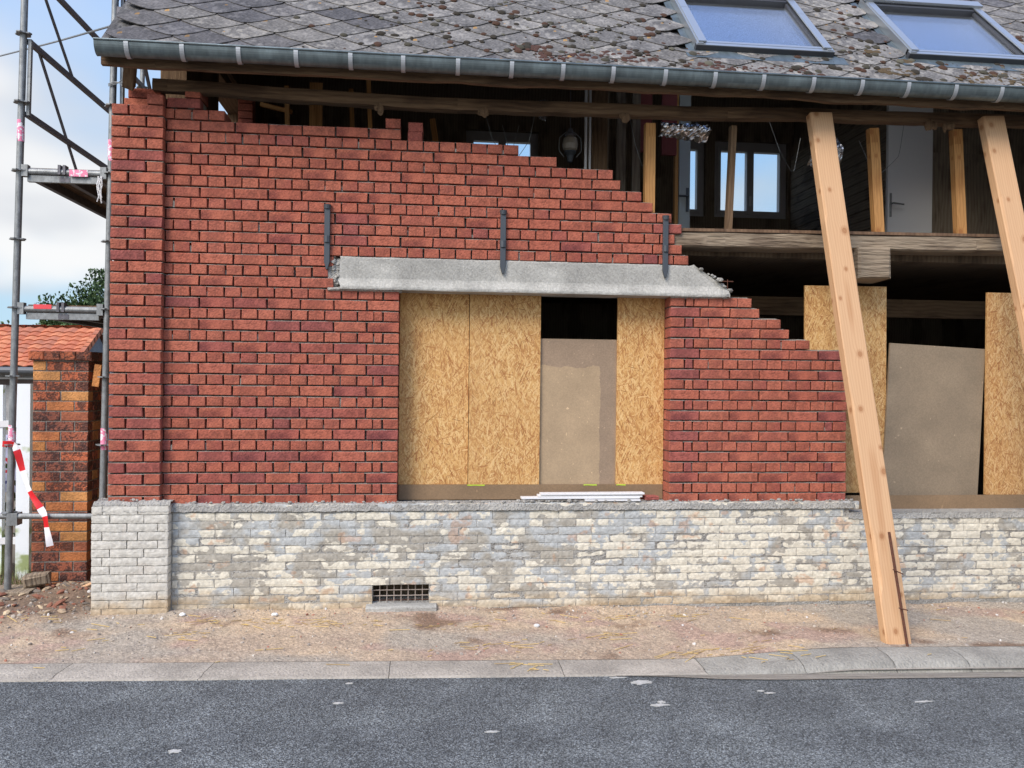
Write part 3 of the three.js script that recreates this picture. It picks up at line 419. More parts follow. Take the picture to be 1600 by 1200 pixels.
  const rr = rng(91), bits = []; for (let k = 0; k < 150; k++) { const X = mix(-0.4, 5.0, rr()), s = 0.004 + 0.011 * Math.pow(rr(), 3), l = lump(k + 200, 0, 0.4); l.scale(s * 1.4, s, s); l.translate(X, (X < 0.07 ? 0.785 : 0.757) + 0.004 * rr(), X < 0.07 ? 0.06 + 0.03 * rr() : 0.012 + 0.03 * rr()); bits.push(projUV(l)); }
  mk('mortar_crumbs', merge(bits), M.cement, pl).userData.kind = 'stuff';
  // cellar vent with its grille
  mk('vent_reveal', merge([box(vx0 - 0.02, vx1 + 0.02, vy0 - 0.02, vy1 + 0.02, -0.42, -0.40), box(vx0 - 0.02, vx0 - 0.001, vy0, vy1, -0.4, -0.19), box(vx1 + 0.001, vx1 + 0.02, vy0, vy1, -0.4, -0.19), box(vx0, vx1, vy0 - 0.02, vy0 - 0.001, -0.4, -0.19), box(vx0, vx1, vy1 + 0.001, vy1 + 0.02, -0.4, -0.19)].map(g => projUV(g))), M.roughBoard, pl);
  const gr = mk('vent_grille', projUV(box(vx0 + 0.0, vx1 - 0.0, vy0 + 0.001, vy0 + 0.007, -0.03, -0.022)), M.rust, pl);
  for (let k = 0; k < 7; k++) mk('grille_bar', projUV(rod([vx0 + 0.05 + k * 0.05, vy0, 0.008], [vx0 + 0.05 + k * 0.05, vy1, 0.008], 0.0035, 6)), M.rustPale, gr);
  for (let k = 0; k < 2; k++) mk('grille_bar', projUV(rod([vx0, vy0 + 0.045 + k * 0.04, 0.012], [vx1, vy0 + 0.045 + k * 0.04, 0.012], 0.0035, 6)), M.rustPale, gr);
  mk('vent_sill', projUV(gridGeo(24, 6, (u, v) => { const X = mix(1.395, 1.885, u), t = Math.round(v * 6), q = [[-0.06, 0.125], [0.030, 0.127], [0.040, 0.122], [0.044, 0.112], [0.045, 0.06], [0.043, 0.0], [-0.02, -0.02]][6 - t]; return [X, q[0] + 0.003 * (fbm(X * 20, v * 8, 471, 3) - 0.5), q[1] + 0.0]; })), M.concrete, pl);
}
// ---- shell: back wall with three windows, gable, floors
const WZ = -4.2, WIN = [[2.27, 3.165], [4.87, 5.29], [5.41, 6.375]], wy0 = 3.73, wy1 = 4.70;
{
  const xs = [-0.33, ...WIN.flat(), 8.5], parts = [];
  for (let k = 0; k < xs.length - 1; k += 2) parts.push(box(xs[k], xs[k + 1], -0.1, 5.6, WZ - 0.22, WZ));
  for (const [a, b] of WIN) parts.push(box(a + 0.0005, b - 0.0005, -0.1, wy0, WZ - 0.2195, WZ - 0.0005), box(a + 0.0005, b - 0.0005, wy1, 5.6, WZ - 0.2195, WZ - 0.0005));
  mk('back_wall', merge(parts.map(g => projUV(g))), M.panelWall, house);
  for (const [a, b] of WIN) {
    const z0 = WZ - 0.14, z1 = WZ - 0.06, m = (a + b) / 2, f = 0.05, s = 0.045, R = [];
    R.push(box(a - 0.03, b + 0.03, wy0 - 0.03, wy0 + f, z0, z1), box(a - 0.03, b + 0.03, wy1 - f, wy1 + 0.03, z0, z1), box(a - 0.03, a + f, wy0 + f, wy1 - f, z0, z1), box(b - f, b + 0.03, wy0 + f, wy1 - f, z0, z1));
    const w = mk('window', merge(R.map(g => projUV(g))), M.pvc, house);
    for (const [c, d] of b - a < 0.6 ? [[a + f, b - f]] : [[a + f, m], [m, b - f]]) { const S = [box(c, d, wy0 + f, wy0 + f + s, z0 + 0.02, z1 + 0.02), box(c, d, wy1 - f - s * 1.6, wy1 - f, z0 + 0.02, z1 + 0.02), box(c, c + s, wy0 + f + s, wy1 - f - s * 1.6, z0 + 0.02, z1 + 0.02), box(d - s, d, wy0 + f + s, wy1 - f - s * 1.6, z0 + 0.02, z1 + 0.02)]; mk('sash', merge(S.map(g => projUV(g))), M.pvc, w); mk('pane', box(c + s, d - s, wy0 + f + s, wy1 - f - s * 1.6, z0 + 0.045, z0 + 0.05), M.paneSky, w); }
    mk('window_handle', projUV(box(m - 0.012, m + 0.008, wy0 + 0.16, wy0 + 0.28, z1 + 0.02, z1 + 0.05)), M.whitePaint, w);
  }
  // left gable with a gap in it
  const RY = (z) => 3.80 + (0.28 - z), ridge = -3.3; const s = new THREE.Shape(); s.moveTo(0.22, -0.1); s.lineTo(4.4, -0.1); s.lineTo(4.4, RY(ridge) - 1.2); s.lineTo(3.3, RY(ridge) - 0.06); s.lineTo(0.95, RY(-0.95) - 0.06); s.lineTo(0.95, 3.45); s.lineTo(0.22, 3.45);
  const hole = (a, b, c, d) => { const h = new THREE.Path(); h.moveTo(a, c); h.lineTo(b, c); h.lineTo(b, d); h.lineTo(a, d); h.closePath(); s.holes.push(h); };
  hole(2.0, 3.22, 3.9, 4.46); hole(2.0, 3.22, 4.55, 4.62);
  const g = new THREE.ExtrudeGeometry(s, { depth: 0.2, bevelEnabled: false }); g.rotateY(Math.PI / 2); g.translate(-0.335, 0, 0); mk('gable_wall', projUV(g), M.brownBoard, house);
  const s2 = new THREE.Shape(); s2.moveTo(-0.1, -0.1); s2.lineTo(4.4, -0.1); s2.lineTo(4.4, RY(ridge) - 1.2); s2.lineTo(3.3, RY(ridge) - 0.06); s2.lineTo(-0.1, RY(0.1) - 0.06); const g2 = new THREE.ExtrudeGeometry(s2, { depth: 0.2, bevelEnabled: false }); g2.rotateY(Math.PI / 2); g2.translate(8.5, 0, 0); mk('end_wall', projUV(g2), M.panelWall, house);
  mk('ground_floor', ubox(-0.13, 8.5, 0.02, 0.12, WZ, -0.205), M.roughBoard, house);
  mk('upper_floor', ubox(-0.13, 8.5, 2.60, 2.735, WZ, -0.22), M.roughBoard, house);
  // partition of horizontal boards and the cupboard wall behind the right bay
  const pw = mk('partition', ubox(6.44, 6.50, 2.74, 5.4, WZ + 0.01, -2.0), M.panelWall, house);
  for (let k = 0; k < 17; k++) mk('board', swapUV(ubox(6.405, 6.4385, 2.745 + k * 0.105, 2.745 + k * 0.105 + 0.098, WZ + 0.015, -2.0)), M.panelWall, pw);
  mk('cupboard_wall', merge([box(6.88, 8.5, 2.74, 5.8, -2.06, -2.0), box(6.44, 6.879, 4.5, 5.8, -2.06, -2.0)].map(g => projUV(g))), M.panelWall, house);
  const d2 = mk('door', ubox(6.41, 6.885, 2.745, 4.48, -2.0, -1.96), M.whitePaint, house); mk('door_handle', merge([box(6.43, 6.45, 3.32, 3.56, -1.96, -1.952), rod([6.44, 3.45, -1.955], [6.44, 3.45, -1.90], 0.008), rod([6.44, 3.45, -1.905], [6.55, 3.44, -1.905], 0.009)].map(g => projUV(g))), M.galv, d2);
  // a second door ajar, seen on edge, with its handle plate
  const d1 = mk('door', projUV(bar([4.15, 2.74, -1.5], [4.15, 4.75, -1.5], 0.105, 0.04)), mat({ color: col(0.33, 0.36, 0.35), roughness: 0.6 }), house); mk('door_handle', merge([box(4.165, 4.19, 3.2, 3.42, -1.48, -1.472), rod([4.09, 3.34, -1.45], [4.18, 3.34, -1.45], 0.009), rod([4.178, 3.34, -1.48], [4.178, 3.34, -1.445], 0.008)].map(g => projUV(g))), M.iron, d1);
  mk('door_frame', merge([box(4.06, 4.09, 2.74, 4.75, -1.54, -1.48)].map(g => projUV(g))), M.stud, house);
  mk('red_panel', merge([box(3.65, 3.76, 3.66, 4.2, -1.24, -1.2), box(3.85, 3.985, 3.64, 4.2, -1.24, -1.2)].map(g => projUV(g))), mat({ color: col(0.16, 0.03, 0.025), roughness: 0.8 }), house);
  for (const [x, w] of [[3.16, 0.10], [3.30, 0.05], [3.42, 0.08], [3.56, 0.07]]) mk('upright_board', ubox(x, x + w, 2.74, 4.3, -1.06 - x * 0.02, -1.03 - x * 0.02), M.panelWall, house);
  mk('chimney_stub', merge([0, 1, 2, 3, 4, 5].flatMap(k => [box(-0.09, 0.05, 4.0 + k * C, 4.0 + k * C + HB, -2.75, -2.6)]).map(g => projUV(g))), M.brick[3], house);
  mk('rear_joist', swapUV(ubox(4.2, 8.5, 2.225, 2.385, -1.1, -1.0)), M.brownBoard, house);
}
{ // roof: deck, rafters, slates, moss
  const RY = (z) => 3.80 + (0.28 - z), q = Math.SQRT1_2, xL = -0.36, xR = 8.7, E = 0.30;
  const slope = (z0, z1, lift, th) => { const P = (x, z, o) => [x, RY(z) + o * q * 2 * q, z], a = []; const A = P(xL, z0, lift), B = P(xR, z0, lift), D = P(xR, z1, lift), F = P(xL, z1, lift); const low = (p) => [p[0], p[1] - th, p[2]]; const Q = (w, x, y, z) => a.push(...w, ...x, ...y, ...w, ...y, ...z); Q(A, B, D, F); Q(low(F), low(D), low(B), low(A)); Q(low(A), low(B), B, A); Q(low(F), low(A), A, F); Q(low(B), low(D), D, B); return projUV(rawGeo(a)); };
  const back = []; { const zr = -3.3, yr = RY(-3.3), ze = -4.75, ye = yr - 1.45; const Q = (w, x, y, z) => back.push(...w, ...x, ...y, ...w, ...y, ...z); Q([xR, yr, zr], [xR, ye, ze], [xL, ye, ze], [xL, yr, zr]); Q([xL, yr - 0.05, zr], [xL, ye - 0.05, ze], [xR, ye - 0.05, ze], [xR, yr - 0.05, zr]); Q([xL, ye, ze], [xR, ye, ze], [xR, ye - 0.05, ze], [xL, ye - 0.05, ze]); }
  // deck pierced by the two roof windows
  const SK = [[3.735, 4.775, 0.035], [5.405, 6.445, -0.005]], slen = 0.74, deck = [];
  const zTop = -0.70; deck.push(slope(E, 0.0, -0.012, 0.025), slope(zTop - 0.05, -3.3, -0.012, 0.025));
  const strip = (x0, x1) => { const a = [], P = (x, z, o) => [x, RY(z) + o, z], Q = (w, x, y, z) => a.push(...w, ...x, ...y, ...w, ...y, ...z); Q(P(x0, 0.0, -0.012), P(x1, 0.0, -0.012), P(x1, zTop - 0.05, -0.012), P(x0, zTop - 0.05, -0.012)); Q(P(x0, zTop - 0.05, -0.037), P(x1, zTop - 0.05, -0.037), P(x1, 0.0, -0.037), P(x0, 0.0, -0.037)); return projUV(rawGeo(a)); };
  deck.push(strip(xL, SK[0][0] + 0.04), strip(SK[0][1] - 0.04, SK[1][0] + 0.04), strip(SK[1][1] - 0.04, xR));
  const roof = mk('roof', merge([...deck, projUV(rawGeo(back))]), M.slateSheet, house);
  const outline = []; { const pts = [[-0.035, 0.004], [0, 0], [0.035, 0.004], [0.128, 0.060], [0.205, 0.122], [0.211, 0.142], [0.205, 0.157], [0.03, 0.33], [-0.03, 0.33], [-0.205, 0.157], [-0.211, 0.142], [-0.205, 0.122], [-0.128, 0.060]]; outline.push(...pts); }
  const slateGeo = (seed, cutL, cutR, v0 = 0, v1 = 1) => { const r = rng(seed), T = [], th = 0.006, lift = (v) => 0.024 - 0.052 * v, o = outline.map(([u, v]) => [cl(u + (r() - 0.5) * 0.006, cutL, cutR), cl(v + (r() - 0.5) * 0.006, v0, v1)]); const top = o.map(([u, v]) => [u, v, lift(v) + th + (r() - 0.5) * 0.002]), bot = o.map(([u, v]) => [u, v, lift(v)]); const cm = (a, b) => (a + b) / 2, us = o.map(p => p[0]), vs = o.map(p => p[1]), cu = cm(Math.min(...us), Math.max(...us)), cv2 = cm(Math.min(...vs), Math.max(...vs)), c = [cu, cv2, lift(cv2) + th + 0.001]; const w = (p) => [p[0], (p[1] + p[2]) * q, (-p[1] + p[2]) * q];
    for (let k = 0; k < o.length; k++) { const n = (k + 1) % o.length; T.push(...w(c), ...w(top[k]), ...w(top[n]), ...w(top[k]), ...w(bot[k]), ...w(bot[n]), ...w(top[k]), ...w(bot[n]), ...w(top[n])); } const g = rawGeo(T); const uv = new Float32Array(g.attributes.position.count * 2), p = g.attributes.position, ou = r() * 5, ov = r() * 5; for (let i = 0; i < p.count; i++) { uv[i * 2] = p.getX(i) + ou; uv[i * 2 + 1] = (p.getY(i) - p.getZ(i)) * q + ov; } g.setAttribute('uv', new THREE.BufferAttribute(uv, 2)); return g; };
  const V = [1, 2, 3, 4, 5, 6, 7, 8].map(s => slateGeo(s * 31, -1, 1)); const r = rng(808); let n = 0; const rest = [];
  for (let row = -1; row < 24; row++) for (let k = 0; k < 22; k++) {
    const X = -0.12 + k * 0.43 + (row & 1 ? 0.215 : 0), sv = row * 0.134; if (X < xL - 0.1 || X > xR + 0.1) continue;
    const z = 0.30 - sv * q; if (z < -3.25) continue;
    let cL = xL - X, cR = xR - X, v0 = row < 0 ? 0.125 : 0, v1 = 1, skip = false;
    for (const [a, b, z0] of SK) { if (z < z0 - slen - 0.01 || z - 0.235 > z0) continue; if (X <= a) cR = Math.min(cR, a + 0.02 - X); else if (X >= b) cL = Math.max(cL, b - 0.02 - X); else if (z > z0 + 0.05) v1 = Math.min(v1, (z - z0 - 0.01) / q); else skip = true; }
    if (skip || cR - cL < 0.05) continue;
    const tilt = (r() - 0.5) * 0.03, edge = cL > -0.21 || cR < 0.21 || v0 > 0 || v1 < 0.34; let g = edge ? slateGeo(900 + row * 40 + k, cL, cR, v0, v1) : V[Math.floor(r() * 8)];
    const p = sm(1.6, 0.2, X) * 0.85; const m = r() < p ? M.slateDark[Math.floor(r() * 3)] : r() < 0.05 ? M.slateDark[1] : M.slate[Math.floor(r() * 4)];
    if (n < 300) { n++; const o = mk('slate', g, m, roof); o.position.set(X, RY(z) + 0.001, z); o.rotation.set((r() - 0.5) * 0.012, tilt * 0.3, tilt * 0.3); } else { g = g.clone(); g.translate(X, RY(z), z); rest.push(g); }
  }
  if (rest.length) mk('slates', merge(rest), M.slate[1], roof).userData.kind = 'stuff';
  const Ms = [], mr = rng(919), patches = [[2.72, 0.13, 0.24], [2.5, 0.24, 0.12], [3.2, 0.18, 0.25], [3.9, 0.07, 0.3], [4.3, 0.06, 0.3], [5.2, 0.16, 0.15], [6.0, 0.12, 0.35], [6.4, 0.16, 0.3], [5.35, 0.36, 0.06], [5.15, 0.5, 0.06]];
  const onRoof = (X, s, w, h, c) => { const z = 0.30 - s * q, lift = 0.028; Ms.push([X, RY(z) + lift * q * 1.2, z + lift * q * 0.6, w, h, w * (0.7 + 0.6 * mr()), Math.PI / 4, 0, 0, c]); };
  const mc = () => { const t = mr(); return t < 0.30 ? col(0.055, 0.026, 0.014) : t < 0.75 ? col(0.026, 0.021, 0.013) : t < 0.9 ? col(0.05, 0.045, 0.03) : col(0.09, 0.085, 0.06); };
  for (let k = 0; k < 1500; k++) { let X = mix(-0.2, 8, Math.pow(mr(), 0.72)), s = 1.6 * mr() * (0.4 + 0.6 * mr()); if (mr() < 0.62) { const row = Math.round(s / 0.134), o = row & 1 ? 0.215 : 0, kk = Math.round((X + 0.12 - o) / 0.43), t = mr(), sd = mr() < 0.5 ? -1 : 1; X = -0.12 + o + kk * 0.43 + sd * t * 0.205; s = row * 0.134 + t * 0.125 - 0.012; } if (X < -0.28 || X > 8.5 || (X < 1.4 && mr() < 0.72)) continue; if (SK.some(([a, b, z0]) => X > a - 0.06 && X < b + 0.06 && 0.30 - s * q < z0 + 0.02 && 0.3 - s * q > z0 - slen - 0.05)) continue; const w = 0.006 + 0.027 * Math.pow(mr(), 2.4); onRoof(X, s, w, w * 0.45, mc()); }
  for (const [cx, cs, R] of patches) for (let k = 0; k < 60; k++) { const a = mr() * 6.28, d = Math.sqrt(mr()) * R, w = 0.004 + 0.010 * mr(); const X = cx + Math.cos(a) * d, s = Math.max(0.01, cs + Math.sin(a) * d * 0.35); const red = cx < 5; onRoof(X, s, w * 1.4, w * 0.5, red ? col(0.060, 0.026, 0.017) : col(0.075, 0.05, 0.022)); }
  instanced('moss', lump(9, 1, 0.28), M.moss, Ms, roof);
  // roof windows
  for (const [a, b, z0] of SK) {
    const Lw = slen / q, W = b - a; const local = (g) => { g.rotateX(-Math.PI / 4); g.translate(a, RY(z0), z0); return g; };   // local: x across, y up slope -> after rotation; z outwards
    const lb = (x0, x1, y0, y1, zz0, zz1) => { const g = projUV(box(x0, x1, y0, y1, zz0, zz1)); const m = new THREE.Matrix4().makeBasis(new THREE.Vector3(1, 0, 0), new THREE.Vector3(0, q, -q), new THREE.Vector3(0, q, q)); m.setPosition(a, RY(z0), z0); g.applyMatrix4(m); return g; };
    const f = 0.075, sk = mk('skylight', merge([lb(0, f * 0.62, 0, Lw, 0.0, 0.075), lb(W - f * 0.62, W, 0, Lw, 0, 0.075), lb(f * 0.62, W - f * 0.62, Lw - f, Lw, 0, 0.0745)]), M.alu, house);
    mk('cover_strip', merge([lb(0.012, f * 0.95, 0.02, Lw * 0.62, 0.0755, 0.085), lb(0.012, f * 0.95, Lw * 0.62 + 0.003, Lw - 0.03, 0.0755, 0.085), lb(W - f * 0.95, W - 0.012, 0.02, Lw * 0.62, 0.0755, 0.085), lb(W - f * 0.95, W - 0.012, Lw * 0.62 + 0.003, Lw - 0.03, 0.0755, 0.085), lb(-0.006, W + 0.006, Lw - 0.09, Lw + 0.01, 0.0855, 0.105)]), M.alu, sk);
    mk('bottom_rail', merge([lb(-0.008, W + 0.008, -0.012, 0.03, -0.012, 0.062)]), M.aluDark, sk); mk('bottom_trim', merge([lb(0.0, W, 0.031, 0.062, 0.03, 0.070), lb(-0.006, W + 0.006, -0.010, 0.030, 0.0625, 0.068)]), M.alu, sk);
    mk('sash', merge([lb(f * 0.7, f + 0.012, 0.064, Lw - f, 0.02, 0.060), lb(W - f - 0.012, W - f * 0.7, 0.064, Lw - f, 0.02, 0.060), lb(f, W - f, Lw - f - 0.055, Lw - f - 0.002, 0.02, 0.072)]), M.aluDark, sk);
    mk('pane', lb(f * 0.8, W - f * 0.8, 0.05, Lw - f - 0.01, 0.044, 0.048), M.glass, sk); mk('pane', lb(f * 0.8, W - f * 0.8, 0.05, Lw - f - 0.01, 0.022, 0.026), M.glass, sk);
    mk('flashing', merge([lb(-0.09, W + 0.09, -0.13, -0.013, 0.022, 0.027), lb(-0.06, -0.001, -0.0125, Lw + 0.05, 0.012, 0.018), lb(W + 0.001, W + 0.06, -0.0125, Lw + 0.05, 0.012, 0.018)]), M.zincClean, sk);
  }
  for (let k = 0; k < 15; k++) { const X = -0.2 + k * 0.6; if (SK.some(([a, b]) => X > a - 0.03 && X < b + 0.03)) { mk('rafter', bar([X, RY(0.22) - 0.10, 0.22], [X, RY(0.03) - 0.10, 0.03], 0.07, 0.1), M.brownBoard, house); continue; } mk('rafter', bar([X, RY(0.22) - 0.10, 0.22], [X, RY(-3.2) - 0.10, -3.2], 0.07, 0.1), k % 3 === 1 ? M.stud : M.brownBoard, house); }
  for (let k = 0; k < 3; k++) mk('eaves_board', ubox(xL + 0.02, xR - 0.02, RY(0.26 - k * 0.10) - 0.075, RY(0.26 - k * 0.10) - 0.055, 0.20 - k * 0.1, 0.262 - k * 0.1), k ? M.brownBoard : M.brownBoard, house);
  mk('fascia', swapUV(projUV(gridGeo(160, 3, (u, v) => { const X = mix(xL + 0.02, xR, u), t = Math.round(v * 3), y = [3.735, 3.675 - 0.03 * fbm(X * 3, 2, 481, 4), 3.672 - 0.03 * fbm(X * 3, 2, 481, 4), 3.735][t]; return [X, y, [0.268, 0.266, 0.235, 0.232][t], X, y]; }))), M.brownBoard, house);
  // wall plate, sagging and worm-eaten along its lower edge
  const pl = (X) => { const K = [[-0.1, 3.60], [0.25, 3.594], [0.85, 3.576], [1.75, 3.559], [3.6, 3.58], [4.8, 3.612], [6.3, 3.634], [8.6, 3.65]]; let i = 0; while (i < K.length - 2 && X > K[i + 1][0]) i++; return mix(K[i][1], K[i + 1][1], sm(K[i][0], K[i + 1][0], X)); }; const prof = [[0.0, 0.082], [0.005, 0.045], [0.0, 0.0], [-0.09, 0.0], [-0.09, 0.082], [0.0, 0.082]];
  mk('wall_plate', swapUV(projUV(gridGeo(220, 5, (u, v) => { const X = mix(-0.1, 8.5, u), p = prof[5 - Math.round(v * 5)], low = p[1] < 0.01 ? 0.018 * (fbm(X * 7, p[0] * 9, 485, 4) - 0.4) : 0; return [X, pl(X) + p[1] + low, p[0] + 0.012 * (fbm(X * 5, p[1] * 30, 487, 4) - 0.5)]; }))), M.brownBoard, house);
  mk('corner_strut', bar([-0.26, 3.62, -0.02], [-0.17, 3.80, 0.2], 0.07, 0.06), M.brownBoard, house);
  // hanging lath and plaster scraps under the plate
  const sr = rng(77), scr = []; for (const X of [1.42, 2.20, 3.23, 5.75, 5.60]) for (let k = 0; k < 3; k++) { const y = pl(X) - 0.01; const l = lump(k + X * 10 | 0, 1, 0.6); l.scale(0.02 + 0.025 * sr(), 0.02 + 0.03 * sr(), 0.015); l.translate(X + (sr() - 0.5) * 0.09, y - 0.02 * sr(), 0.0); scr.push(projUV(l)); } mk('plaster_scraps', merge(scr), M.brownBoard, house);
}
{ // zinc gutter
  const R = 0.062, cz = 0.345, cy = 3.772, x0 = -0.335, x1 = 8.7, A = [], N = 18; const s = new THREE.Shape(); for (let k = 0; k <= N; k++) { const a = Math.PI + k / N * Math.PI; const f = [Math.cos(a) * R, Math.sin(a) * R * 1.38]; k ? s.lineTo(...f) : s.moveTo(...f); } for (let k = N; k >= 0; k--) { const a = Math.PI + k / N * Math.PI; s.lineTo(Math.cos(a) * (R - 0.003), Math.sin(a) * (R * 1.38 - 0.003)); }
  const place = (g) => { g.rotateY(Math.PI / 2); g.scale(1, 1, -1); return g; };
  let g = new THREE.ExtrudeGeometry(s, { depth: x1 - x0, bevelEnabled: false, steps: 40, curveSegments: 1 }); { const p = g.attributes.position; for (let i = 0; i < p.count; i++) { const X = p.getZ(i) + x0; p.setXYZ(i, X, p.getY(i) + cy + 0.004 * (fbm(X * 1.1, 3, 491, 2) - 0.5), p.getX(i) + cz); } g = projUV(g); }
  const gut = mk('gutter', g, M.zinc, house);
  mk('front_bead', projUV(rod([x0, cy + 0.001, cz + R], [x1, cy + 0.001, cz + R], 0.008, 10)), M.zincClean, gut);
  const c = []; for (let k = 0; k < N; k++) { const a = Math.PI + k / N * Math.PI, b = Math.PI + (k + 1) / N * Math.PI; c.push(x0, cy, cz, x0, cy + Math.sin(a) * R * 1.38, cz + Math.cos(a) * R, x0, cy + Math.sin(b) * R * 1.38, cz + Math.cos(b) * R); } mk('end_cap', projUV(rawGeo(c)), M.zinc, gut);
  const ring = new THREE.Shape(), rg = (o, k) => { const a = Math.PI + k / 18 * Math.PI; return [Math.cos(a) * (R + o), Math.sin(a) * (R * 1.38 + o)]; }; for (let k = 5; k <= 18; k++) k > 5 ? ring.lineTo(...rg(0.005, k)) : ring.moveTo(...rg(0.005, 5)); for (let k = 18; k >= 5; k--) ring.lineTo(...rg(0.001, k));
  const bg = new THREE.ExtrudeGeometry(ring, { depth: 0.028, bevelEnabled: false, curveSegments: 1 }); { const p = bg.attributes.position; for (let i = 0; i < p.count; i++) p.setXYZ(i, p.getZ(i), p.getY(i) + cy - 0.002, p.getX(i) + cz); } const bgu = projUV(bg);
  for (let k = 0; k < 25; k++) { const X = -0.16 + k * 0.355 + 0.02 * (hsh(k, 1, 2) - 0.5); if (X > x1 - 0.1) break; mk('gutter_bracket', bgu, M.zincStrap, gut).position.x = X; }
}
{ // first floor edge: old beam, joist end, studs
  mk('floor_beam', swapUV(projUV(gridGeo(120, 5, (u, v) => { const X = mix(3.55, 8.5, u), t = 5 - Math.round(v * 5), lift = 0.012 * cl(X - 3.6, 0, 5), q = [[-0.02, 0.745], [-0.005, 0.735], [0, 0.64], [-0.02, 0.628], [-0.2, 0.628], [-0.2, 0.745]][t]; const n = 0.012 * (fbm(X * 4, q[1] * 14, 495, 4) - 0.5); return [X, 2 + q[1] + lift + n, q[0] + n * 1.3 - 0.02]; }))), M.oldBeam, house);
  mk('floor_edge_board', projUV(bar([3.66, 2.758, -0.07], [8.5, 2.812, -0.07], 0.022, 0.1)), M.redBoard, house);
  const j = blockGeo(0.26, 0.235, 0.3, 3, 0.014, 0.006); j.translate(5.02, 2.425, 0.03); mk('joist_end', swapUV(j), M.oldBeam, house);
  for (const [a, b, w, m] of [[[3.445, 2.76, -0.13], [3.445, 3.56, -0.13], 0.075, M.stud], [[4.05, 2.77, -0.1], [4.08, 3.56, -0.1], 0.042, M.brownBoard], [[5.262, 2.78, -0.13], [5.205, 3.6, -0.13], 0.075, M.stud], [[5.94, 2.79, -0.13], [5.89, 3.62, -0.13], 0.075, M.stud], [[6.9, 2.8, -0.13], [6.9, 3.65, -0.13], 0.075, M.stud]]) mk('stud', bar(a, b, w, 0.06), m, house);
  for (const [a, b, w] of [[[0.69, 2.74, -0.9], [0.66, 3.98, -0.9], 0.035], [[0.905, 2.74, -0.8], [0.905, 3.98, -0.8], 0.10], [[1.22, 2.74, -0.9], [1.17, 3.98, -0.9], 0.035], [[1.93, 3.1, -0.85], [1.83, 3.78, -0.95], 0.045], [[1.36, 3.5, -0.4], [1.36, 3.85, -0.1], 0.03]]) mk('batten', bar(a, b, w, 0.03), M.stud, house);
  mk('batten', bar([0.45, 3.83, -0.92], [0.70, 3.78, -0.92], 0.03, 0.03), M.stud, house);
  // foil-faced insulation torn loose
  const foil = (x0, x1, y0, y1, z, s) => projUV(gridGeo(30, 12, (u, v) => { const X = mix(x0, x1, u), n = fbm(u * 9, v * 5, s, 3); return [X, mix(y0, y1, v) + 0.02 * (fbm(u * 14, v * 3, s + 3, 2) - 0.5) - 0.03 * u * (1 - v), z + 0.09 * Math.sin(v * 3) + 0.075 * Math.abs(n - 0.5) * 4 * 0.5 * (hsh(Math.round(u * 30), Math.round(v * 12), s) * 0.5 + 0.5)]; }));
  mk('foil_insulation', foil(3.53, 3.90, 3.485, 3.59, -0.2, 501), M.foil, house);
  mk('foil_insulation', foil(4.90, 5.16, 3.42, 3.66, -0.6, 505), M.foil, house);
  mk('foil_insulation', foil(2.62, 2.68, 3.62, 3.75, -0.3, 509), M.foil, house);
  mk('loose_wire', merge([[2.2, 0.3], [2.62, -0.25], [3.33, 0.2], [4.45, 0.35], [5.6, -0.3]].map(([x, d]) => projUV(tube([[x, 3.75, -0.35], [x + d * 0.25, 3.45, -0.3], [x + d * 0.7, 3.3, -0.4], [x + d, 3.62, -0.5]], 0.0022, 5, 14)))), M.galv, house);
  mk('pipe', merge([rod([3.05, 2.74, -0.6], [3.05, 4.3, -0.6], 0.011), rod([3.085, 2.74, -0.6], [3.085, 4.3, -0.6], 0.009)].map(g => projUV(g))), M.whitePaint, house);
  mk('service_board', ubox(3.11, 3.24, 2.74, 4.3, -0.68, -0.65), M.brownBoard, house);
}
{ // lantern hanging in the roof space
  const l = grp('lantern', 'old metal lantern hanging under the roof behind the stepped bricks', 'lantern'); l.position.set(2.925, 3.40, -0.6);
  const lathe = (p) => projUV(new THREE.LatheGeometry(p.map(q => new THREE.Vector2(...q)), 16));
  mk('glass_body', lathe([[0.03, 0.06], [0.055, 0.08], [0.062, 0.12], [0.055, 0.165], [0.03, 0.19]]), mat({ color: col(0.30, 0.27, 0.22), roughness: 0.25 }), l);
  mk('cap', lathe([[0.0, 0.25], [0.018, 0.245], [0.03, 0.21], [0.045, 0.195], [0.04, 0.185]]), M.galvDark, l); mk('base', lathe([[0.0, -0.03], [0.02, -0.02], [0.03, 0.03], [0.05, 0.055], [0.048, 0.065]]), M.iron, l);
  for (const s of [-1, 1]) mk('guard_wire', projUV(tube([[0.03 * s, 0.22, 0], [0.085 * s, 0.17, 0], [0.09 * s, 0.07, 0], [0.05 * s, 0.02, 0]], 0.004, 6, 16)), M.galv, l);
  mk('hanging_chain', projUV(rod([0, 0.25, 0], [0, 0.85, 0], 0.004, 6)), M.galvDark, l);
}
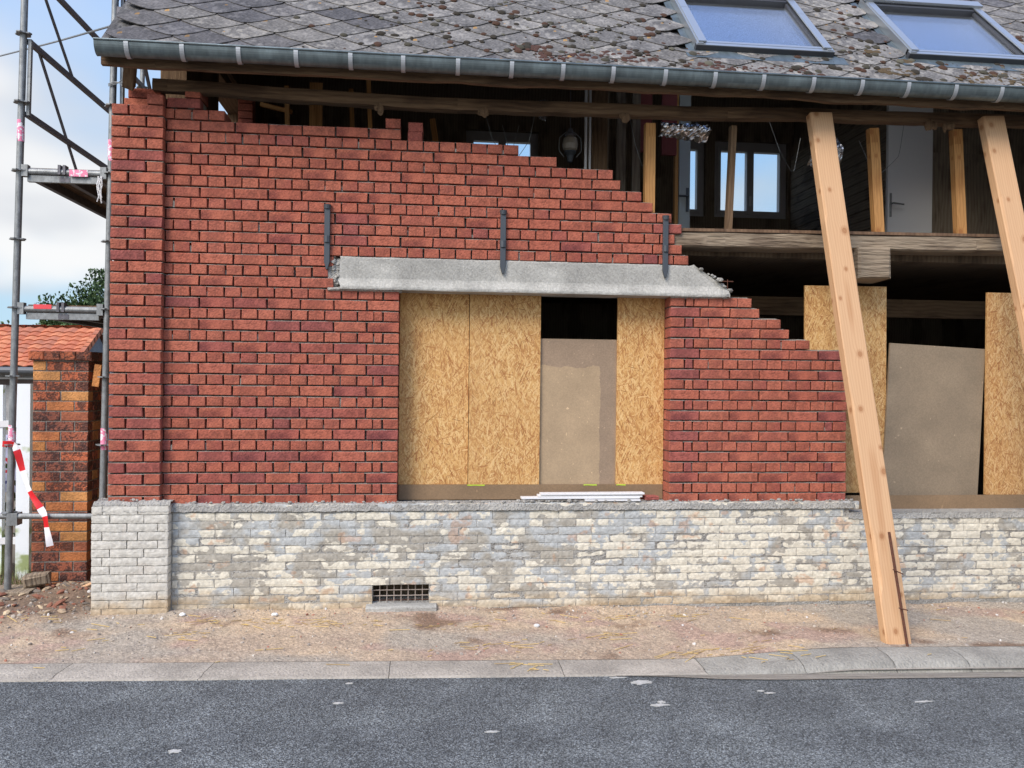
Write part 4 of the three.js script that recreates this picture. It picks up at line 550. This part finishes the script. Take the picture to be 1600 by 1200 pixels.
// ------------------------------------------------------------------ boards closing the openings
function board(name, label, cat, x0, x1, y0, y1, z, m, o = {}) {
  const th = o.th || 0.018; const g = projUV(box(0, x1 - x0, 0, y1 - y0, -th, 0), x0 * 1.7 + (o.u || 0), y0 * 2.3 + (o.v || 0)); const b = tag(mk(name, g, m), label, cat, o.group); b.position.set(x0, y0, z); if (o.rz) b.rotation.z = o.rz; if (o.rx) b.rotation.x = o.rx; return b;
}
board('strand_board', 'strand board closing the window beside the left brick jamb', 'board', 1.603, 2.109, 0.858, 2.275, -0.165, M.osb[0], { u: 0.3 });
board('strand_board', 'strand board between another strand board and the brown fibreboard sheet', 'board', 2.113, 2.640, 0.858, 2.272, -0.152, M.osb[1], { u: 0.9, v: 0.5 });
board('strand_board', 'narrow strand board beside the right brick jamb under the lintel', 'board', 3.222, 3.582, 0.856, 2.272, -0.155, M.osb[0], { u: 0.1, v: 1.1 });
board('fibreboard_sheet', 'brown fibreboard sheet under the dark gap in the window', 'board', 2.630, 3.235, 0.856, 1.942, -0.174, M.fibreStained, { u: -2.630 * 1.7, v: -0.856 * 2.3 });
const sillStrip = board('fibreboard_strip', 'low fibreboard strip along the sill of the lintel window', 'board', 1.605, 3.58, 0.748, 0.857, -0.150, M.fibreBrown, { th: 0.02 });
board('strand_board', 'strand board standing behind the tall leaning plank', 'board', 4.735, 5.405, 0.775, 2.392, -0.225, M.osb[1], { u: 0.55, v: 0.2, rz: 0.008 });
board('fibreboard_sheet', 'grey brown fibreboard sheet leaning crooked between two strand boards', 'board', 5.36, 6.16, 0.765, 1.955, -0.20, M.fibreGrey, { u: 0.6, rz: -0.045 });
board('strand_board', 'pale strand board right of the crooked fibreboard', 'board', 6.205, 6.90, 0.765, 2.365, -0.175, M.osb[2], { u: 0.0, v: 0.9 });
board('fibreboard_strip', 'low fibreboard strip on the plinth below the crooked fibreboard', 'board', 4.965, 8.3, 0.655, 0.768, -0.125, M.fibreBrown, { th: 0.02, u: 0.4 });
for (const [x, w] of [[0.50, 0.13], [1.37, 0.10], [1.62, 0.07]]) mk('spray_mark', projUV(gridGeo(14, 2, (u, v) => [x + u * w, 0.1095 - v * (0.004 + 0.007 * fbm(u * 5 + x, 2, 515, 3)) , 0.0015])), mat({ color: col(0.45, 0.62, 0.04), roughness: 0.6 }), sillStrip);
{ const b = tag(mk('brick_fragment', blockGeo(0.11, 0.03, 0.09, 313, 0.005, 0.004), M.brickDark[0]), 'thin broken red brick piece on the sill beside the right brick jamb', 'brick'); b.position.set(3.405, 0.757, 0.01); b.rotation.y = 0.15; }
{ // the rest of the right bay, outside the picture, closed with boards too
  board('strand_board', 'strand board at the far end of the right opening', 'board', 6.91, 8.3, 0.77, 2.4, -0.19, M.osb[1], { u: 0.3, v: 0.2 });
}
// white trim boards lying on the sill
for (const [x0, x1, y, z, rz, l] of [[2.63, 3.395, 0.800, -0.005, 0.004, 'top white trim board of the pile on the window sill'], [2.61, 3.38, 0.786, -0.01, -0.004, 'white trim board second from the top of the sill pile'], [2.49, 3.36, 0.772, -0.005, 0.002, 'longest white trim board of the pile on the window sill'], [2.95, 3.36, 0.757, 0.012, 0.0, 'short white trim board at the front foot of the sill pile']]) { const b = tag(mk('trim_board', blockGeo(x1 - x0, 0.0125, 0.085, x0 * 100 | 0, 0.002, 0.001), M.whitePaint), l, 'board', 'white trim boards on the sill'); b.position.set(x0, y, z + 0.03); b.rotation.z = rz; }
// shoring planks
function plank(label, a, b, w, th, seed) {
  const A = new THREE.Vector3(...a), B = new THREE.Vector3(...b), L = A.distanceTo(B), r = rng(seed), nx = 6, ny = 70, ph = r() * 9;
  const ring = [[-w / 2, 0], [-w / 2 + 0.006, 0.004], [0, 0.004], [w / 2 - 0.006, 0.004], [w / 2, 0], [w / 2, -th], [0, -th - 0.001], [-w / 2, -th]];
  const T = [], P = (i, t) => { const q = ring[i % 8]; let x = q[0], z = q[1]; if (i % 8 === 0 || i % 8 === 1) { const wane = Math.max(0, fbm(t * 14 + ph, 2, seed, 3) - 0.42) * 0.05; x += wane * (i % 8 === 0 ? 0.45 : 1.1); z -= wane * (i % 8 === 0 ? 0.6 : 0); } x += 0.003 * Math.sin(t * 7 + ph); return [x, t * L, z]; };
  for (let j = 0; j < ny; j++) for (let i = 0; i < 8; i++) { const a0 = P(i, j / ny), b0 = P(i + 1, j / ny), c0 = P(i + 1, (j + 1) / ny), d0 = P(i, (j + 1) / ny); T.push(...a0, ...b0, ...c0, ...a0, ...c0, ...d0); }
  for (const t of [0, 1]) for (let i = 1; i < 7; i++) t ? T.push(...P(0, 1), ...P(i, 1), ...P(i + 1, 1)) : T.push(...P(0, 0), ...P(i + 1, 0), ...P(i, 0));
  const g = projUV(rawGeo(T), 0.13 + seed * 0.26, 0.05); const o = tag(mk('shoring_plank', g, M.pine), label, 'plank', 'planks propping the eaves'); o.position.copy(A);
  const y = B.clone().sub(A).normalize(), x = new THREE.Vector3(1, 0, 0).addScaledVector(y, -y.x).normalize(), z = new THREE.Vector3().crossVectors(x, y); o.quaternion.setFromRotationMatrix(new THREE.Matrix4().makeBasis(x, y, z)); return o;
}
plank('long pine plank propping the eaves with a rusty bar at its foot', [4.82, walkY(4.82, 0.94) - 0.012, 0.945], [4.672, 3.63, 0.098], 0.172, 0.062, 3);
plank('pine plank propping the eaves above the pale strand board', [6.22, walkY(6.22, 0.94) - 0.012, 0.945], [6.042, 3.665, 0.098], 0.176, 0.062, 11);
{
  const o = grp('rusty_bar', 'rusty reinforcing bar with two wire ties driven in against the foot of the plank', 'bar'); o.position.set(4.852, walkY(4.87, 0.97) - 0.05, 1.0);
  mk('rod', projUV(rod([0, 0, 0], [-0.05, 0.75, -0.155], 0.009)), M.rust, o); mk('wire_tie', projUV(rod([-0.06, 0.52, -0.09], [0.008, 0.49, -0.085], 0.004, 6)), M.rust, o); mk('wire_tie', projUV(rod([-0.045, 0.285, -0.042], [0.015, 0.27, -0.04], 0.004, 6)), M.rust, o);
}

// ------------------------------------------------------------------ left of the house
{ // scaffold tower standing along the gable
  const sc = grp('scaffold', 'galvanised scaffold tower standing beside the brick corner', 'scaffold'); const Zf = -0.5, Zb = -3.05;
  const pole = (x0, x1, z, lab) => { const p = mk('standard', projUV(rod([x0, 0.0, z], [x1, 5.2, z], 0.0242, 16)), M.galv, sc);
    const at = (y) => mix(x0, x1, y / 5.2); for (let k = 0; k < 9; k++) { const y = 0.62 + k * 0.5025, X = at(y); const s = new THREE.Shape(); for (let i = 0; i < 24; i++) { const a = i / 24 * 6.283, R = i % 6 < 3 ? 0.060 : 0.048; i ? s.lineTo(Math.cos(a) * R, Math.sin(a) * R) : s.moveTo(Math.cos(a) * R, Math.sin(a) * R); } const g = new THREE.ExtrudeGeometry(s, { depth: 0.009, bevelEnabled: false }); g.rotateX(Math.PI / 2); g.translate(X, y, z); mk('rosette', projUV(g), M.galv, p); }
    for (const y of lab) mk('pink_sticker', projUV((() => { const g = new THREE.CylinderGeometry(0.0248, 0.0248, 0.16, 16, 1, true); g.translate(at(y), y, z); return g; })()), M.sticker, p);
    mk('base_plate', projUV(box(x0 - 0.075, x0 + 0.075, 0.0, 0.01, z - 0.075, z + 0.075)), M.galv, p); return at; };
  const st = tex(64, 128, (x, y) => { const f = fbm(x / 9, y / 9, 611, 4); return f > 0.55 ? [226, 226, 224] : mix3([236, 150, 178], [228, 120, 150], fbm(x / 20, y / 20, 613, 2)); }, true, 0.1, 0.2); M.sticker = mat({ map: st, roughness: 0.7 });
  const A = pole(-1.243, -1.148, Zf, [1.18, 3.42]), B = pole(-0.592, -0.514, Zf, [1.16, 3.30, 4.5]); pole(-1.243, -1.148, Zb, []); pole(-0.592, -0.514, Zb, []);
  const deck = (y) => {
    const d = mk('deck', merge([box(-1.13, -0.63, y + 0.055, y + 0.075, Zb + 0.03, Zf - 0.03)].map(g => projUV(g))), M.brownBoard, sc);
    mk('deck_beam', projUV(box(-1.14, -1.10, y - 0.01, y + 0.054, Zb + 0.03, Zf - 0.03)), M.galvDark, d); mk('deck_beam', projUV(box(-0.90, -0.86, y - 0.01, y + 0.054, Zb + 0.03, Zf - 0.03)), M.galvDark, d); mk('deck_beam', projUV(box(-0.66, -0.62, y - 0.01, y + 0.054, Zb + 0.03, Zf - 0.03)), M.galvDark, d);
    const l = mk('transom', projUV(rod([A(y) + 0.03, y + 0.04, Zf], [B(y) - 0.03, y + 0.04, Zf], 0.0242, 14)), M.galv, sc); mk('channel', projUV(box(-1.13, -0.62, y - 0.035, y + 0.012, Zf - 0.028, Zf + 0.006)), M.galv, l);
    for (const x of [-0.90, -0.865]) mk('claw', projUV(box(x - 0.009, x + 0.009, y + 0.02, y + 0.09, Zf - 0.03, Zf + 0.030)), M.galvDark, l); for (const x of [A(y) + 0.045, B(y) - 0.045]) mk('wedge_head', projUV(box(x - 0.022, x + 0.022, y, y + 0.085, Zf - 0.02, Zf + 0.028)), M.galv, l);
    mk('hook_slot', projUV(box(-0.905, -0.83, y - 0.03, y + 0.004, Zf + 0.0065, Zf + 0.009)), M.galvDark, l);
    const r2 = mk('transom', projUV(rod([A(y) + 0.03, y + 0.04, Zb], [B(y) - 0.03, y + 0.04, Zb], 0.0242, 14)), M.galv, sc); return l;
  };
  const t1 = deck(3.085), t2 = deck(2.075);
  mk('faded_sticker', projUV(box(-0.83, -0.70, 3.095, 3.145, Zf + 0.0235, Zf + 0.0252)), M.sticker, t1); mk('red_sticker', projUV(box(-1.07, -0.945, 2.115, 2.148, Zf + 0.0225, Zf + 0.0252)), mat({ color: col(0.72, 0.06, 0.07), roughness: 0.6 }), t2);
  const low = mk('transom', projUV(rod([A(0.6) - 0.4, 0.597, Zf + 0.03], [B(0.6), 0.592, Zf + 0.03], 0.021, 14)), M.galv, sc); mk('coupler', projUV(box(A(0.6) + 0.0, A(0.6) + 0.075, 0.53, 0.62, Zf - 0.03, Zf + 0.055)), M.galv, low);
  mk('tie_tube', projUV(rod([B(4.3) + 0.02, 4.30, Zf], [-0.1, 4.305, Zf], 0.022, 12)), M.galv, sc); mk('coupler', projUV(box(-0.505, -0.455, 4.23, 4.36, Zf - 0.04, Zf + 0.03)), M.galvDark, sc);
  // guard rails run back along the outer side, braced by thin struts
  for (const y of [4.085, 3.55, 4.62]) mk('guard_rail', bar([A(y) + 0.03, y, Zf - 0.02], [A(y) + 0.03, y, Zb], 0.03, 0.04), M.galvDark, sc);
  mk('guard_post', bar([A(3.5) + 0.042, 3.54, Zf - 0.02], [A(4.1) + 0.042, 4.10, Zf - 0.02], 0.022, 0.03), M.galv, sc);
  mk('guard_strut', bar([-1.155, 4.62, -0.72], [-1.155, 4.085, -1.36], 0.016, 0.02), M.galvDark, sc); mk('guard_strut', bar([-1.155, 4.085, -0.72], [-1.155, 3.18, -1.6], 0.016, 0.02), M.galvDark, sc);
  mk('inner_post', bar([B(4) + 0.045, 3.4, Zf - 0.05], [B(4) + 0.045, 5.0, Zf - 0.05], 0.022, 0.04), M.galv, sc); mk('guard_strut', bar([-0.50, 4.75, -0.55], [-0.48, 3.6, -1.5], 0.02, 0.03), M.galvDark, sc);
  mk('wire_wrap', merge([0, 1, 2].map(k => projUV(tube([[-0.56, 3.77 + k * 0.008, -0.47], [-0.5, 3.785 + k * 0.01, -0.465], [-0.44, 3.82 - k * 0.03, -0.44], [-0.40, 3.78 - k * 0.01, -0.42]], 0.003, 5, 10)))), M.galv, sc);
  for (const [i, [x, dx, l]] of [[-1.05, 0.25, 'red brick of the lower row stacked on the upper scaffold deck'], [-0.93, 0.22, 'red brick topping the small stack on the upper scaffold deck']].entries()) { const b = tag(mk('stacked_brick', blockGeo(dx, HB, 0.11, 40 + i), M.brick[i]), l, 'brick', 'bricks on the scaffold deck'); b.position.set(x + 0.05, 3.161 + i * 0.067, -1.15); }
  const fr = rng(5), ties = []; for (let k = 0; k < 6; k++) ties.push(projUV(tube([[-0.63 + fr() * 0.04, 3.10, -0.47], [-0.63 + fr() * 0.05, 3.03, -0.46], [-0.64 + fr() * 0.06, 2.96 - 0.08 * fr(), -0.46]], 0.004, 5, 8))); tag(mk('frayed_rope', merge(ties), M.whitePaint), 'frayed white rope ends tied to the upper scaffold deck', 'rope');
}
{ // warning tape
  const W = 0.062, pts = [[-1.27, 1.125, -0.462], [-1.19, 1.12, -0.455], [-1.165, 1.08, -0.45], [-1.125, 0.93, -0.455], [-1.07, 0.78, -0.445], [-0.99, 0.66, -0.43], [-0.955, 0.60, -0.42], [-0.945, 0.52, -0.43], [-0.92, 0.38, -0.43]].map(p => new THREE.Vector3(...p)), cv = new THREE.CatmullRomCurve3(pts);
  const t = tex(256, 16, (x) => ((x / 256 * 8) % 2) < 1 ? [214, 30, 36] : [236, 232, 230], true, 1, 1);
  const g = gridGeo(60, 2, (u, v) => { const p = cv.getPoint(u), t = cv.getTangent(u), w = (v - 0.5) * 0.042, k = Math.hypot(t.x, t.y); return [p.x - w * t.y / k, p.y + w * t.x / k, p.z + 0.012 * Math.sin(u * 17) * (v - 0.5) * 2, u, v]; });
  tag(mk('warning_tape', g, new THREE.MeshStandardMaterial({ map: t, roughness: 0.45, side: THREE.DoubleSide })), 'red and white warning tape hanging from the scaffold pole', 'tape');
}
{ // gate pillar of mixed yellow and brown bricks
  const p = grp('gate_pillar', 'square gate pillar of mixed yellow, orange and dark brown bricks', 'pillar'); p.position.set(-1.172, -0.02, -0.7); const w = 0.41, r = rng(21);
  mk('core', projUV(box(0.006, w - 0.006, 0, 1.80, -w + 0.006, -0.006)), M.mortar, p);
  const pick = () => { const t = r(); return t < 0.46 ? M.yellowBrick[Math.floor(r() * 4)] : M.brownBrick[Math.floor(r() * 3)]; };
  for (let n = 0; n < 23; n++) { const y = n * 0.0765 + 0.004, k = n % 2 ? [0, 0.205, w] : [0, 0.10, 0.305, w]; for (let i = 0; i + 1 < k.length; i++) { const b = mk('brick', blockGeo(k[i + 1] - k[i] - 0.009, 0.067, 0.09, n * 9 + i, 0.003, 0.001), pick(), p); b.position.set(k[i] + 0.0045, y, 0); }
    const s = n % 2 ? [0.092, 0.20, w] : [0.092, 0.30, w]; for (let i = 0; i + 1 < s.length; i++) { const b = mk('brick', blockGeo(s[i + 1] - s[i] - 0.009, 0.067, 0.06, n * 11 + i + 500, 0.003, 0.001), pick(), p); b.rotation.y = Math.PI / 2; b.position.set(w, y, -s[i]); } }
  for (let k = 0; k < 4; k++) { const b = mk('cap_brick', blockGeo(0.112, 0.068, 0.47, k + 70, 0.006, 0.003), M.brownBrick[k % 2 ? 0 : 2], p); b.position.set(-0.022 + k * 0.115, 1.765, 0.025); }
  const sp = tag(mk('roof_tile_offcut', projUV(box(0, 0.05, 0, 0.17, 0, 0.012)), M.yellowBrick[0]), 'orange tile offcut wedged between gate pillar and scaffold', 'tile'); sp.position.set(-0.745, 1.55, -0.72); sp.rotation.z = -0.12;
}
{ // white gate panels with green algae, sign behind
  const t = tex(256, 1024, (x, y, w, h) => { const Y = y / h * 1.6, a = fbm(x / w * 5, Y * 6, 631, 5); let q = [226, 231, 232]; q = mix3(q, [132, 146, 84], sm(0.50, 0.66, a + 0.28 * sm(0.75, 0.1, Y) - 0.12) * 0.85); return q; }, true, 1, 1.6);
  const m = mat({ map: t, roughness: 0.6 });
  const g1 = tag(mk('gate_post', projUV(box(0, 0.10, 0, 1.56, -0.1, 0), 0.1, 0), m), 'white gate post with green algae against the brick pillar', 'gate'); g1.position.set(-1.375, 0.0, -0.9);
  const ga = grp('white_gate', 'white gate panel left of the scaffold pole, green with algae low down', 'gate'); ga.position.set(-3.2, 0, -0.95); mk('panel', projUV(box(0, 1.70, 0.06, 1.55, -0.05, 0), 0.4, 0), m, ga); mk('hinge', projUV(box(1.66, 1.84, 1.22, 1.27, -0.03, 0.008)), M.whitePaint, ga); mk('hinge', projUV(box(1.66, 1.84, 0.30, 0.35, -0.03, 0.008)), M.whitePaint, ga);
  const s = canvasTex(256, 256, (g, w, h) => { g.fillStyle = '#cfd0ea'; g.fillRect(0, 0, w, h); g.fillStyle = '#3a3f8f'; g.fillRect(0, h * 0.80, w, h * 0.05); g.fillStyle = '#d22a3a'; g.font = 'bold 120px sans-serif'; g.fillText('e', w * 0.55, h * 0.66); }, 1, 1);
  const sg = tag(mk('sign_board', new THREE.BoxGeometry(0.5, 0.5, 0.01), mat({ map: s, roughness: 0.6 })), 'pale lilac sign with a red letter seen through the gate gap', 'sign'); sg.position.set(-1.93, 0.86, -1.7);
  const hd = [], r = rng(17); for (let k = 0; k < 1500; k++) { const s = 0.02 + 0.03 * r(); hd.push([mix(-3.4, -1.45, r()), 0.1 + 1.1 * r(), -2.1 + 0.5 * r(), s, s, s, r() * 6, r() * 6, r() * 6, col(0.04 + 0.04 * r(), 0.085 + 0.05 * r(), 0.02)]); }
  const hg = tag(instanced('hedge', new THREE.PlaneGeometry(1, 1.6), new THREE.MeshStandardMaterial({ side: THREE.DoubleSide, roughness: 0.8 }), hd), 'dark green hedge behind the white gate', 'hedge');
  const gs = []; for (let k = 0; k < 420; k++) { const X = mix(-2.2, -1.05, r()), h = 0.04 + 0.10 * r(), Z = mix(-0.9, -0.66, r()); if (X > -1.2 && Z < -0.68) continue; gs.push([X, walkY(X, Z) + h * 0.45, Z, 0.006, h, 0.004, (r() - 0.5) * 0.8, r() * 3, (r() - 0.5) * 0.8, r() < 0.7 ? col(0.10, 0.15, 0.04) : col(0.28, 0.24, 0.10)]); }
  tag(instanced('grass', new THREE.ConeGeometry(0.5, 1, 4), mat({ color: 0xffffff }), gs), 'tufts of grass at the foot of the white gate', 'grass');
}
{ // rubbish heaped at the pillar foot
  const lg = blockGeo(0.17, 0.085, 0.10, 88, 0.014, 0.008); const log = tag(mk('timber_offcut', lg, M.oldBeam), 'chunky weathered timber offcut at the foot of the brick pillar', 'timber'); log.position.set(-1.13, 0.055, -0.50); log.rotation.set(0.05, 0.22, 0.12);
  const a = tag(mk('timber_block', blockGeo(0.42, 0.055, 0.24, 89, 0.005, 0.004), M.oldBeam), 'flat timber block under the scaffold pole', 'timber'); a.position.set(-1.47, -0.004, -0.40); a.rotation.y = 0.02;
  const b = tag(mk('wood_splinter', blockGeo(0.20, 0.012, 0.035, 90, 0.002, 0.003), M.pine), 'pale splintered lath lying against the corner of the painted plinth', 'wood'); b.position.set(-0.72, 0.058, -0.34); b.rotation.set(0.1, 0.5, 0.30);
  const r = rng(61), L = []; for (let k = 0; k < 330; k++) { const X = mix(-1.5, -0.46, r()), Z = mix(-0.68, 0.1, Math.pow(r(), 1.5)), s = 0.006 + 0.022 * Math.pow(r(), 2.5), t = r(); L.push([X, walkY(X, Z) + s * 0.35, Z, s * (1 + 1.5 * r()), s * 0.6, s, r() * 0.6, r() * 6, r() * 0.6, t < 0.35 ? col(0.24, 0.10, 0.06) : t < 0.6 ? col(0.34, 0.25, 0.16) : t < 0.7 ? col(0.55, 0.42, 0.26) : col(0.17, 0.14, 0.11)]); }
  tag(instanced('rubble', lump(5, 0, 0.45), mat({ color: 0xffffff, roughness: 1 }), L), 'brown rubble and wood chips heaped at the pillar foot', 'rubble');
  for (const [x, z, s, c, l] of [[0.184, 0.17, 0.016, 0.72, 'white pebble near the corner of the painted plinth'], [0.79, 0.18, 0.017, 0.62, 'pale grey pebble near the foot of the wall left of the vent'], [2.55, 0.43, 0.016, 0.58, 'buff pebble on the pavement right of the vent']]) { const g = lump(Math.round(x * 50), 1, 0.3); g.scale(s * 1.3, s * 0.8, s); const o = tag(mk('pebble', g, mat({ color: col(c, c, c * 0.97) })), l, 'stone'); o.position.set(x, walkY(x, z) + s * 0.5, z); }
}
{ // neighbour with its clay tile roof
  const h = grp('neighbour_house', 'low neighbouring house with an orange clay tile roof', 'house'); const xr = -4.86, xl = -11, zr = -12.0, yr = 2.60, ze = -10.65, ye = 1.80;
  mk('wall', projUV(box(xl, xr - 0.12, -0.3, 1.78, -13.2, -10.85)), mat({ color: col(0.50, 0.51, 0.52), map: M.cementTex, roughness: 1 }), h);
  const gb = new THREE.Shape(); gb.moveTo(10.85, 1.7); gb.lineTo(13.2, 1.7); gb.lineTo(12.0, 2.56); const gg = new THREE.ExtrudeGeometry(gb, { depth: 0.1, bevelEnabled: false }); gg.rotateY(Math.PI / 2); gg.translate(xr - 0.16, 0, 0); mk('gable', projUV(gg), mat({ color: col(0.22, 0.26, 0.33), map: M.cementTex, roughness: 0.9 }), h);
  mk('band', projUV(box(xl, xr - 0.1, 1.46, 1.56, -10.86, -10.83)), mat({ color: col(0.16, 0.12, 0.11), map: M.cementTex }), h);
  mk('window_strip', projUV(box(-7.2, xr - 0.3, 1.575, 1.60, -10.86, -10.82)), M.whitePaint, h);
  const dk = []; { const Q = (a, b, c, d) => dk.push(...a, ...b, ...c, ...a, ...c, ...d); Q([xl, ye, ze], [xr, ye, ze], [xr, yr, zr], [xl, yr, zr]); Q([xr, yr, zr], [xr, ye - 0.0, -13.4], [xl, ye, -13.4], [xl, yr, zr]); }
  const rf = mk('roof', projUV(rawGeo(dk)), mat({ color: col(0.22, 0.08, 0.04) }), h);
  const tt = tex(256, 256, (x, y, w) => { const a = fbm(x / w * 5, y / w * 5, 641, 4, 5), b = fbm(x / w * 60, y / w * 60, 643, 2, 60); const k = 0.8 + 0.3 * a + 0.15 * (b - 0.5); return [255 * k, 250 * k, 245 * k]; }, true, 0.9, 0.9); const TM = [[0.56, 0.19, 0.095], [0.62, 0.235, 0.12], [0.50, 0.155, 0.08], [0.46, 0.17, 0.10]].map(c => mat({ color: col(...c), map: tt, roughness: 0.9 }));
  const d = new THREE.Vector3(0, yr - ye, zr - ze), Ls = d.length(), up = d.clone().normalize(), nr = new THREE.Vector3(0, -up.z, up.y), rows = 9, tw = 0.215, basis = new THREE.Matrix4().makeBasis(new THREE.Vector3(1, 0, 0), up, nr), r = rng(71);
  const tg = [1, 2, 3].map(s => { const g = gridGeo(6, 2, (u, v) => { const x = u * (tw + 0.015), z = 0.03 * Math.pow(Math.max(0, Math.sin((u - 0.1) * 3.6)), 1.2) + 0.034 - 0.03 * v - (v < 0.01 ? 0.0 : 0); return [x, v * (Ls / rows + 0.05), z]; }); const f = gridGeo(6, 1, (u, v) => { const x = u * (tw + 0.015), z = 0.03 * Math.pow(Math.max(0, Math.sin((u - 0.1) * 3.6)), 1.2) + 0.034; return [x, 0, z - 0.02 * (1 - v)]; }); const m = mergeGeometries([g.toNonIndexed(), f.toNonIndexed()]); const t = projUV(m, s, s * 2); t.applyMatrix4(basis); return t; });
  for (let j = 0; j < rows; j++) for (let i = 0; i < 28; i++) { const o = mk('roof_tile', tg[Math.floor(r() * 3)], TM[Math.floor(r() * 4)], rf); o.position.set(xr - (i + 1) * tw, ye, ze).addScaledVector(up, j * Ls / rows - 0.02); }
  for (let i = 0; i < 17; i++) { const g = new THREE.CylinderGeometry(0.075, 0.085, 0.4, 10, 1, false, 0, Math.PI); g.rotateZ(Math.PI / 2); g.rotateX(Math.PI * 0.0); const o = mk('ridge_tile', projUV(g), TM[i % 4], rf); o.position.set(xr - 0.18 - i * 0.36, yr + 0.0 + 0.006 * (i % 2), zr); o.rotation.x = -Math.PI / 2; }
  for (let j = 0; j < 9; j++) { const o = mk('verge_tile', projUV(box(-0.05, 0.045, 0, Ls / rows + 0.03, -0.04, 0.075)).applyMatrix4(basis), TM[j % 4], rf); o.position.set(xr + 0.02, ye, ze).addScaledVector(up, j * Ls / rows); }
  mk('gutter', projUV(rod([xl, ye - 0.06, ze + 0.05], [xr + 0.05, ye - 0.06, ze + 0.05], 0.065, 10)), mat({ color: col(0.10, 0.11, 0.12), roughness: 0.5 }), h);
}
function tree(label, x, z, ground, top, spread, leaves, seed, tint) {
  const t = grp('tree', label, 'tree', 'trees behind the neighbouring house'); t.position.set(x, ground, z); const r = rng(seed), H = top - ground, br = [];
  const trunk = new THREE.CylinderGeometry(0.06, 0.16, H * 0.6, 8); trunk.translate(0, H * 0.3, 0); br.push(projUV(trunk)); const tips = [];
  for (let k = 0; k < 16; k++) { const y = H * (0.28 + 0.5 * r()), a = r() * 6.28, l = spread * (0.5 + 0.5 * r()) * (1.15 - y / H * 0.7), e = [Math.cos(a) * l, Math.min(H * 0.94, y + l * (0.35 + 0.6 * r())), Math.sin(a) * l]; br.push(projUV(tube([[0, y * 0.92, 0], [e[0] * 0.5, (y + e[1]) / 2, e[2] * 0.5], e], 0.022, 5, 5))); tips.push(e, [e[0] * 0.6, (y + e[1]) / 2 + 0.1, e[2] * 0.6]); }
  tips.push([0, H * 0.95, 0], [0.15, H * 0.85, 0.1]); mk('trunk', merge(br), mat({ color: col(0.09, 0.07, 0.05) }), t);
  const G = [], C3 = [], v = new THREE.Vector3(); for (let k = 0; k < leaves; k++) { const c = tips[Math.floor(r() * tips.length)], R = spread * 0.34 * Math.pow(r(), 0.5); v.set(r() - 0.5, r() - 0.5, r() - 0.5).normalize().multiplyScalar(R); const s = 0.05 + 0.06 * r(), g = [[-0.5, 0], [0, -0.28], [0.5, 0], [0, 0.28]], m = new THREE.Matrix4().makeRotationFromEuler(new THREE.Euler(r() * 6, r() * 6, r() * 6)).setPosition(c[0] + v.x, Math.min(H, c[1] + v.y * 0.8), c[2] + v.z), q = g.map(p => new THREE.Vector3(p[0] * s * 2, p[1] * s * 2, 0).applyMatrix4(m)); for (const i of [0, 1, 2, 0, 2, 3]) G.push(q[i].x, q[i].y, q[i].z); const f = 0.7 + 0.6 * r(); for (let i = 0; i < 6; i++) C3.push(tint[0] * f, tint[1] * f, tint[2] * f); }
  const g = rawGeo(G); g.setAttribute('color', new THREE.Float32BufferAttribute(C3, 3)); mk('crown', g, new THREE.MeshStandardMaterial({ vertexColors: true, roughness: 0.75, side: THREE.DoubleSide }), t); return t;
}
tree('leafy green tree rising behind the tile roof beside the brick corner', -9.2, -24.5, -0.3, 5.35, 2.2, 15000, 81, [0.055, 0.10, 0.03]);
tree('small bushy tree left of the scaffold pole beyond the tile roof', -13.9, -25.5, -0.3, 4.05, 1.7, 9000, 82, [0.075, 0.12, 0.035]);
tree('low shrubby tree just above the tile roof ridge between the poles', -11.9, -26.5, -0.3, 3.95, 1.4, 7000, 83, [0.06, 0.11, 0.03]);
tag(mk('power_cable', merge([projUV(tube([[-10.47, 8.15, -14.22], [-7.0, 6.78, -9.47], [-3.01, 5.235, -4.0], [-1.6, 4.69, -2.07], [-0.345, 4.22, -0.35]], 0.009, 6, 60))]), M.galv), 'grey service cable strung through the sky to the house', 'cable');

{ const p = grp('utility_pole', 'wooden utility pole carrying the service cable beyond the neighbouring house', 'pole'); p.position.set(-10.5, -0.3, -14.3); const g = new THREE.CylinderGeometry(0.1, 0.15, 8.8, 12); g.translate(0, 4.4, 0); mk('shaft', projUV(g), M.oldBeam, p); mk('crossarm', projUV(box(-0.6, 0.6, 8.3, 8.4, -0.05, 0.05)), M.oldBeam, p); }

renderer.render(scene, camera);
